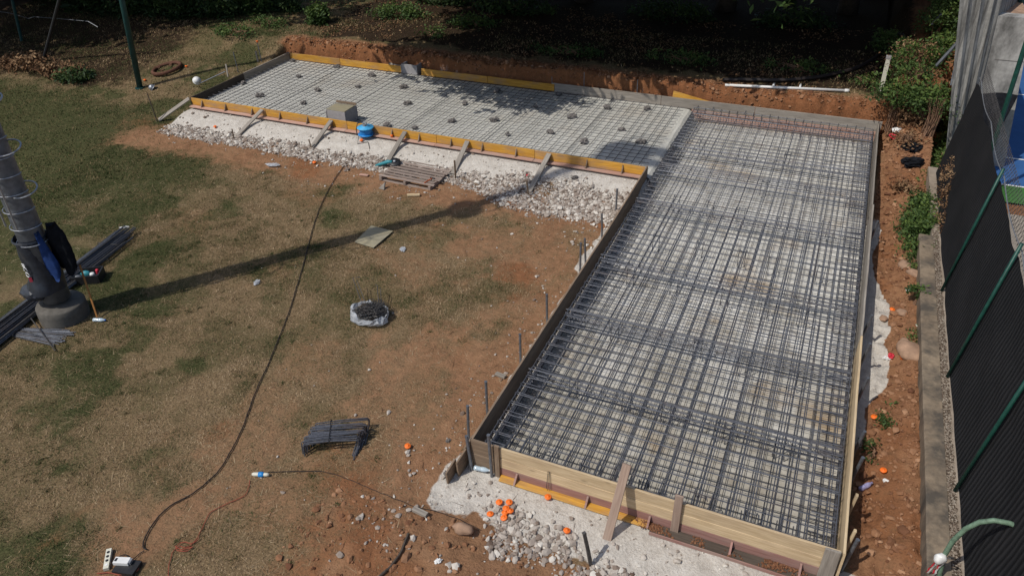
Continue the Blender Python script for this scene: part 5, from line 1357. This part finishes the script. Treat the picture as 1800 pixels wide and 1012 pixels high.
# soil clods: right strip, back bank and the heap in front
def clod(x, y):
    a = (x > 4.62) & (x < 5.32) & (y < 12); b = (y > 13.15) & (y < 13.75) & (x < 4.9); c = (y < -.9) & (x > -1.6)
    return .75 * a + .8 * b + .5 * c + .9 * ((x > 4.6) & (y >= 9.5))
for (bd, n) in ((uni(4.62, 5.9, -1.5, 13.8), 7000), (uni(-13.2, 4.9, 13.15, 13.75), 5200), (uni(-1.6, 4.6, -2.2, -.9), 1700)):
    P = scatter(n, bd, clod)
    P = P[white_mask(P[:, 0], P[:, 1]) < .3]
    if bd is None: continue
    Z = terrain(P[:, 0], P[:, 1]); S = np.clip(rng.gamma(1.6, .010, len(P)) + .007, .008, .08)
    tag(stones('soil_clods', np.column_stack([P, Z + S * .2]), S, MT['stone_soil'], np.clip(rng.normal(.5, .2, len(P)), 0, 1)), 'red brown clods of turned soil', 'soil', kind='stuff')
# crumbs of lime on the white spill
P = scatter(9000, uni(-12.9, 4.95, -1.2, 8.7), lambda x, y: (white_mask(x, y) > .5) * ((x < -.02) | (y < 0) | (x > 4.55)) * .6)
Z = terrain(P[:, 0], P[:, 1]); S = np.clip(rng.gamma(2.0, .005, len(P)) + .005, .006, .03)
tag(stones('lime_crumbs', np.column_stack([P, Z + S * .2]), S, MT['stone'], np.clip(rng.normal(.88, .12, len(P)), 0, 1)), 'crumbs on the white concrete spill', 'crumbs', kind='stuff')

def blades(name, label, P, h, w, tone, m, lie=.75):
    n = len(P); a = rng.uniform(0, 2 * math.pi, n); d = np.stack([np.cos(a), np.sin(a)], -1); s = np.stack([-d[:, 1], d[:, 0]], -1)
    Z = terrain(P[:, 0], P[:, 1]); L = h * rng.uniform(.6, 1.4, n); up = L * rng.uniform(.12, 1 - lie * .5, n); out = L * rng.uniform(.3, 1, n) * lie
    W = (w * rng.uniform(.6, 1.4, n))[:, None]
    v0 = np.column_stack([P - s * W, Z]); v1 = np.column_stack([P + s * W, Z]); v2 = np.column_stack([P + d * out[:, None], Z + up])
    V = np.stack([v0, v1, v2], 1).reshape(-1, 3); Fq = np.arange(3 * n).reshape(n, 3)
    return tag(np_mesh(name, V, Fq, m, tone), label, 'grass', kind='stuff')
def lawn_d(x, y):
    d = 1 - .93 * ss(.25, .75, soil_mask(x, y) + (fbm(x, y, 3, 7) - .5) * .5)
    d = d * (white_mask(x, y) < .2)
    d = d * (~((x > -13.05) & (y > 7.4) & (y < 13.6))) * (x < -.2)
    patch = fbm(x + 70, y, 4, 2.4)
    return d * (.45 + .55 * ss(.35, .6, patch))
def lawn(n, bd, h, w, nm, label):
    P = scatter(n, bd, lawn_d); g = green_mask(P[:, 0], P[:, 1]); patch = fbm(P[:, 0] + 11, P[:, 1], 4, 3.0)
    tone = .66 - .50 * np.clip(g + (rng.random(len(P)) - .5) * .7, 0, 1) + (patch - .5) * .6 + rng.normal(0, .13, len(P))
    blades(nm, label, P, h, w, np.clip(tone, .03, .97), MT['straw'])
lawn(230000, uni(-9.5, -.2, -3.6, 4.2), .050, .0042, 'dry_grass', 'short dry grass with green patches on the near lawn')
lawn(150000, uni(-13.5, -.2, 2.5, 8.2), .058, .0055, 'lawn_grass', 'short patchy grass on the middle lawn')
lawn(120000, uni(-26, -12, 3.0, 16), .085, .009, 'meadow_grass', 'longer grass on the far left lawn')
P = scatter(40000, uni(-14, 5, 13.7, 17.5), lambda x, y: .5 * ss(.45, .6, fbm(x, y, 3, 1.3)) + .08)
blades('bank_grass', 'patchy grass and weeds on the back bank', P, .10, .010, np.clip(rng.normal(.45, .2, len(P)), .05, .95), MT['straw'])
# tufts standing out of the lawn
C0 = scatter(3200, uni(-14, -.3, -3.4, 8.0), lambda x, y: np.clip(lawn_d(x, y) * (.15 + 1.1 * ss(.5, .72, fbm(x + 21, y, 4, 1.4))), 0, 1))
P = np.repeat(C0, 34, 0) + rng.normal(size=(len(C0) * 34, 2)) * np.repeat(rng.uniform(.02, .06, len(C0)), 34)[:, None]
g = green_mask(P[:, 0], P[:, 1]); tn = np.repeat(rng.normal(0, .16, len(C0)), 34)
blades('grass_tufts', 'ragged tufts of green and dry grass over the lawn', P, .062, .005, np.clip(.48 - .35 * g + tn + rng.normal(0, .1, len(P)), .04, .95), MT['straw'], .6)
P = scatter(15000, uni(-13, -.3, -3.4, 8.0), lambda x, y: np.clip(.25 + .75 * ss(.45, .6, fbm(x + 3, y + 9, 4, 1.9)), 0, 1) * (white_mask(x, y) < .2))
blades('straw_litter', 'pale straw stalks lying over the lawn and soil', P, .105, .0028, rng.uniform(.6, .97, len(P)), MT['straw'], 1.6)
P = scatter(1500, uni(-8, 5.2, -2.0, 8.0), lambda x, y: (soil_mask(x, y) > .5) * .8 * ((x < -.1) | (x > 4.7) | (y < -.3)))
blades('dark_twigs', 'small dark twigs lying on the bare soil', P, .14, .0035, np.full(len(P), .12), MT['leaf_dry'], 1.6)
# dirt spilt on the dark ledge
P = np.stack([rng.uniform(2.15, 4.4, 1500), rng.uniform(-.17, -.05, 1500)], -1); P = P[rng.random(1500) < ss(.40, .6, fbm(P[:, 0], P[:, 1], 3, 3.2))]
S = rng.uniform(.006, .018, len(P)); tag(stones('ledge_dirt', np.column_stack([P, np.full(len(P), .086)]), S, MT['stone_soil'], rng.uniform(0, .5, len(P))), 'crumbled soil lying on the dark ledge strip', 'soil', kind='stuff')
# fallen leaves on the back bank
P = scatter(24000, uni(-20, 5.5, 13.5, 19.5), lambda x, y: .06 + .9 * ss(.50, .68, fbm(x + 4, y, 4, .8)))
n = len(P); Z = terrain(P[:, 0], P[:, 1]) + .015
def cards(C0, size, tilt=.5):
    n = len(C0); nrm = rng.normal(size=(n, 3)); nrm[:, 2] = np.abs(nrm[:, 2]) * (1.5 / max(tilt, .05)) + .2; nrm /= np.linalg.norm(nrm, axis=1)[:, None]
    t = rng.normal(size=(n, 3)); t -= nrm * np.sum(t * nrm, 1)[:, None]; t /= np.linalg.norm(t, axis=1)[:, None]; b = np.cross(nrm, t)
    s = size[:, None]
    V = np.stack([C0 - t * s, C0 - b * s * .45 + nrm * s * .1, C0 + t * s, C0 + b * s * .45 + nrm * s * .1], 1)
    return V.reshape(-1, 3), np.arange(4 * n).reshape(n, 4)
V, Fq = cards(np.column_stack([P, Z]), rng.uniform(.022, .055, n), .5)
tag(np_mesh('fallen_leaves', V, Fq, MT['leaf_dry'], np.clip(rng.normal(.5, .22, n), 0, 1)), 'brown fallen leaves on the back bank', 'leaves', kind='stuff')

# ------------------------------------------------------------------ foliage
def foliage(parent, blobs, n, size, m, clump=.28, name='crown', tilt=1.0, shell=.55):
    """leaf cards gathered in small sprays through ellipsoid volumes"""
    vol = np.array([b[3] * b[4] * b[5] for b in blobs]); cnt = (n * vol / vol.sum()).astype(int); out = []; tn = []
    for b, c in zip(blobs, cnt):
        k = max(6, c // 26); d = rng.normal(size=(k, 3)); d /= np.linalg.norm(d, axis=1)[:, None]
        r = (shell + (1 - shell) * rng.random(k)) ** .6
        r *= .78 + .44 * fbm(d[:, 0] * 2 + b[0], d[:, 1] * 2 + d[:, 2] * 2, 3, 1.3)
        cc = np.array(b[:3]) + d * r[:, None] * np.array(b[3:6])
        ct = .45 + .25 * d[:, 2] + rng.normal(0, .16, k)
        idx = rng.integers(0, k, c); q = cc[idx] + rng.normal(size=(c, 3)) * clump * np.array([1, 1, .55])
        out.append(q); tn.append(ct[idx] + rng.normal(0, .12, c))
    C0 = np.concatenate(out); t = np.clip(np.concatenate(tn), 0, 1); s = rng.uniform(.6, 1.4, len(C0)) * size
    V, Fq = cards(C0, s, tilt)
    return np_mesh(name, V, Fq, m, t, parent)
def tree(label, base, blobs, n, size, m, trunk_r=.22, group=None, clump=.35):
    root = thing('tree', label, 'tree', base, group)
    cx_ = sum(b[0] for b in blobs) / len(blobs); cy_ = sum(b[1] for b in blobs) / len(blobs); zt = max(b[2] for b in blobs)
    t = MB(); bz = base[2]
    fork = Vector((base[0] * .8 + cx_ * .2, base[1] * .85 + cy_ * .15, bz + (zt - bz) * .38))
    t.tube([Vector(base) - Vector((0, 0, .2)), Vector(base).lerp(fork, .5) + Vector((.1, 0, 0)), fork], [trunk_r * 1.3, trunk_r, trunk_r * .8], 10); t.build('trunk', MT['bark'], root, True)
    for b in blobs:
        l = MB(); c = Vector(b[:3]); mid = fork.lerp(c, .55) + Vector((random.uniform(-.4, .4), random.uniform(-.4, .4), .3))
        l.tube([fork - Vector((0, 0, .1)), mid, c, c + Vector((random.uniform(-1, 1), random.uniform(-1, 1), .8))], [trunk_r * .55, trunk_r * .35, trunk_r * .18, .02], 7); l.build('limb', MT['bark'], root, True)
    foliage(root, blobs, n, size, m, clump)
    return root
G = 'tall trees overhanging the back bank'
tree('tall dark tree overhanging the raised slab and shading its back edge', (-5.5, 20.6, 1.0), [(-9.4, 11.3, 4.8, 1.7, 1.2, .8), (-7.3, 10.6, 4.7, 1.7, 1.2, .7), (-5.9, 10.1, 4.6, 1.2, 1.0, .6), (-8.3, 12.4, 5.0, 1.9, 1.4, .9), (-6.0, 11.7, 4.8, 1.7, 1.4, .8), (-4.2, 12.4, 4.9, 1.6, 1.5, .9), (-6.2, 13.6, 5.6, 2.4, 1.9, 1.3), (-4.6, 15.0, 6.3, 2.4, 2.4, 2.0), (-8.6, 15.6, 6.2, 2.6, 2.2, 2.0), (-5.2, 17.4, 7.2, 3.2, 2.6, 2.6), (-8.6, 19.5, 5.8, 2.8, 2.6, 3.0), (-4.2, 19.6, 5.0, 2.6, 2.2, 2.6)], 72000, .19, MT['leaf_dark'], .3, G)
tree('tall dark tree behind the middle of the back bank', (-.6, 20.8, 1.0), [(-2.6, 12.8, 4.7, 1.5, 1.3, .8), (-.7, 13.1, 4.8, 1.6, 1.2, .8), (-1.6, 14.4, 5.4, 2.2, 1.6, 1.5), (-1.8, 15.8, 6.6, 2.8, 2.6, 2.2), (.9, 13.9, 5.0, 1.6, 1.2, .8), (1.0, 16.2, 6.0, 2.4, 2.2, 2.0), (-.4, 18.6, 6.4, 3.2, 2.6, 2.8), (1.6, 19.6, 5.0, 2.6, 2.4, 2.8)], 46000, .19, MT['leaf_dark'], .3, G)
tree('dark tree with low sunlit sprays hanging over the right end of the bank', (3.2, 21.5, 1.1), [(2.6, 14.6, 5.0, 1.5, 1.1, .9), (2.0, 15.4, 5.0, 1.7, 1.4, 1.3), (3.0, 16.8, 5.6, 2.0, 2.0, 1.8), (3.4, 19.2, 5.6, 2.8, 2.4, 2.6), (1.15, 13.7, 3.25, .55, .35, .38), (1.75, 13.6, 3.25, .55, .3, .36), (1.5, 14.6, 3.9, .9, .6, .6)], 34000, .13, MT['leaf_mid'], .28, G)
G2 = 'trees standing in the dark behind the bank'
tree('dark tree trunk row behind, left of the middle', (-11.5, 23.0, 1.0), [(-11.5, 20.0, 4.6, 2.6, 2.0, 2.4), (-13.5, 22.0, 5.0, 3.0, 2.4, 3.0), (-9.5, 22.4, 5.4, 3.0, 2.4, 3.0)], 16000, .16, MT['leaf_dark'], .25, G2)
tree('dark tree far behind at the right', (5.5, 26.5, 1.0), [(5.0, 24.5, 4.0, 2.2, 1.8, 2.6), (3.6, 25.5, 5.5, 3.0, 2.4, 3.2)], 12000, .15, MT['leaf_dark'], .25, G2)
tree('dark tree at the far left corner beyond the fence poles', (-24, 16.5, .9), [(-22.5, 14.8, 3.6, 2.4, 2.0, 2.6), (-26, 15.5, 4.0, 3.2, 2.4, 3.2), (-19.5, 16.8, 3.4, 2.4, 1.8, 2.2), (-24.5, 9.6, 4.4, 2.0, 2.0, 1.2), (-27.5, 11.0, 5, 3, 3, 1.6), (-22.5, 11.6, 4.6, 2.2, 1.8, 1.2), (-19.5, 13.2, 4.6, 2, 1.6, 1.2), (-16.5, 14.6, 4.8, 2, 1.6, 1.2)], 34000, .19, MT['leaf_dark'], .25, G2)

def bush(label, blobs, n, size, m, group, clump=.10, twigs=10):
    b0 = blobs[0]; z = th(b0[0], b0[1]); root = thing('bush', label, 'bush', (b0[0], b0[1], z), group)
    t = MB()
    for k in range(twigs):
        b = random.choice(blobs); q = Vector((b[0] + random.uniform(-.5, .5) * b[3], b[1] + random.uniform(-.5, .5) * b[4], b[2] + random.uniform(0, .8) * b[5]))
        s = Vector((b[0] + random.uniform(-.3, .3) * b[3], b[1] + random.uniform(-.3, .3) * b[4], th(b[0], b[1]) - .05)); t.tube([s, s.lerp(q, .5) + Vector((.05, 0, .05)), q], [.018, .012, .004], 4)
        if twigs <= 20: t.build('stem', MT['twig'], root); t = MB()
    if twigs > 20: tag(t.build('stems', MT['twig'], root), kind='stuff')
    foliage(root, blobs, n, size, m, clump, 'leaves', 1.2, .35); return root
GB = 'bushes along the right walls'
def bl(px, py, dz, rx, ry, rz, y=None):
    p = ground(px, py) if y is None else aty(px, py, y); return (p.x, p.y, p.z + dz, rx, ry, rz)
bush('leafy green bush sprawling before the streaked wall, the topmost one', [bl(1610, 130, .30, .55, .6, .4), bl(1640, 70, .5, .5, .8, .5), bl(1660, 40, .6, .4, .9, .6)], 4200, .042, MT['leaf_mid'], GB)
bush('leafy bush beside the white post', [bl(1560, 95, .35, .45, .4, .32), bl(1585, 110, .3, .35, .4, .3)], 2000, .045, MT['leaf_mid'], GB)
bush('tangled brown and green brush under the white post', [bl(1580, 175, .15, .55, .5, .2), bl(1625, 180, .2, .4, .5, .3)], 2600, .045, MT['leaf_mid'], GB, .12, 40)
bush('dark ivy at the foot of the streaked wall', [bl(1660, 275, .25, .22, .5, .25), bl(1690, 262, .45, .2, .35, .28), bl(1640, 300, .15, .3, .4, .2), bl(1675, 300, .35, .15, .5, .35)], 6000, .042, MT['leaf_mid'], GB)
bush('green creeper between the tub and the low wall end', [bl(1632, 330, .15, .25, .5, .22), bl(1620, 370, .12, .22, .4, .2)], 3600, .040, MT['leaf_mid'], GB)
bush('green creeper spilling down to the low wall end', [bl(1612, 410, .12, .24, .42, .22), bl(1618, 450, .08, .12, .25, .15)], 3200, .038, MT['leaf_mid'], GB)
bush('small weed growing out of the low wall', [(5.32, 6.0, .36, .12, .14, .1)], 420, .034, MT['leaf_mid'], GB, .04, 6)
bush('dry brown creeper hanging on the near end of the fence under the walls', [(5.78, 9.6, .8, .10, .9, .45), (5.72, 8.6, .55, .07, .7, .25)], 1800, .022, MT['leaf_dry'], GB, .06, 20)
bush('dry bracken beside the black plastic heaps', [bl(1600, 215, .12, .4, .35, .2), bl(1590, 330, .06, .2, .4, .08)], 1300, .045, MT['leaf_dry'], GB, .08, 50)
bush('dry creeper climbing the far end of the black net', [bl(1663, 318, .35, .12, .5, .35), bl(1672, 290, .5, .12, .5, .4), bl(1656, 370, .2, .1, .5, .25)], 3200, .022, MT['leaf_dry'], GB, .08, 40)
bush('ragged green and brown scrub between the white post and the streaked wall', [bl(1600, 150, .25, .5, .5, .3), bl(1645, 150, .3, .4, .5, .35), bl(1640, 200, .2, .4, .4, .25)], 2300, .036, MT['leaf_mid'], GB, .16, 90)
bush('brown dead stalks among the scrub before the streaked wall', [bl(1620, 165, .30, .45, .6, .3), bl(1600, 120, .35, .5, .5, .35)], 1500, .032, MT['leaf_dry'], GB, .15, 110)
bush('yellowing leafy clump against the upper streaked wall', [bl(1665, 60, .4, .35, .8, .5), bl(1650, 110, .3, .35, .6, .4)], 3600, .05, MT['leaf_mid'], GB, .12, 20)
bush('dry stalks strewn over the soil right of the corner board', [bl(1590, 245, .05, .35, .4, .1), bl(1600, 200, .1, .5, .3, .12)], 900, .04, MT['leaf_dry'], GB, .1, 70)
bush('long ivy mat spilling over the trench between the black heaps and the low wall', [bl(1650, 300, .2, .3, .5, .2), bl(1640, 345, .12, .32, .5, .18), bl(1625, 395, .1, .3, .45, .16), bl(1612, 440, .06, .2, .35, .12)], 7000, .034, MT['leaf_mid'], GB, .12, 30)
bush('ivy strands climbing the lower corner of the streaked wall', [bl(1680, 262, .5, .12, .3, .3), bl(1665, 240, .3, .12, .3, .25), bl(1700, 245, .6, .10, .3, .22)], 2600, .032, MT['leaf_mid'], GB, .08, 16)
bush('low weeds scattered along the foot of the low wall', [(5.28, 7.2, .22, .06, .5, .06), (5.3, 5.0, .2, .05, .4, .05), (4.95, 3.0, .12, .12, .3, .04), (4.75, 2.2, .08, .1, .25, .04)], 900, .022, MT['leaf_mid'], GB, .05, 8)
GS = 'shrubs behind the lawn and bank'
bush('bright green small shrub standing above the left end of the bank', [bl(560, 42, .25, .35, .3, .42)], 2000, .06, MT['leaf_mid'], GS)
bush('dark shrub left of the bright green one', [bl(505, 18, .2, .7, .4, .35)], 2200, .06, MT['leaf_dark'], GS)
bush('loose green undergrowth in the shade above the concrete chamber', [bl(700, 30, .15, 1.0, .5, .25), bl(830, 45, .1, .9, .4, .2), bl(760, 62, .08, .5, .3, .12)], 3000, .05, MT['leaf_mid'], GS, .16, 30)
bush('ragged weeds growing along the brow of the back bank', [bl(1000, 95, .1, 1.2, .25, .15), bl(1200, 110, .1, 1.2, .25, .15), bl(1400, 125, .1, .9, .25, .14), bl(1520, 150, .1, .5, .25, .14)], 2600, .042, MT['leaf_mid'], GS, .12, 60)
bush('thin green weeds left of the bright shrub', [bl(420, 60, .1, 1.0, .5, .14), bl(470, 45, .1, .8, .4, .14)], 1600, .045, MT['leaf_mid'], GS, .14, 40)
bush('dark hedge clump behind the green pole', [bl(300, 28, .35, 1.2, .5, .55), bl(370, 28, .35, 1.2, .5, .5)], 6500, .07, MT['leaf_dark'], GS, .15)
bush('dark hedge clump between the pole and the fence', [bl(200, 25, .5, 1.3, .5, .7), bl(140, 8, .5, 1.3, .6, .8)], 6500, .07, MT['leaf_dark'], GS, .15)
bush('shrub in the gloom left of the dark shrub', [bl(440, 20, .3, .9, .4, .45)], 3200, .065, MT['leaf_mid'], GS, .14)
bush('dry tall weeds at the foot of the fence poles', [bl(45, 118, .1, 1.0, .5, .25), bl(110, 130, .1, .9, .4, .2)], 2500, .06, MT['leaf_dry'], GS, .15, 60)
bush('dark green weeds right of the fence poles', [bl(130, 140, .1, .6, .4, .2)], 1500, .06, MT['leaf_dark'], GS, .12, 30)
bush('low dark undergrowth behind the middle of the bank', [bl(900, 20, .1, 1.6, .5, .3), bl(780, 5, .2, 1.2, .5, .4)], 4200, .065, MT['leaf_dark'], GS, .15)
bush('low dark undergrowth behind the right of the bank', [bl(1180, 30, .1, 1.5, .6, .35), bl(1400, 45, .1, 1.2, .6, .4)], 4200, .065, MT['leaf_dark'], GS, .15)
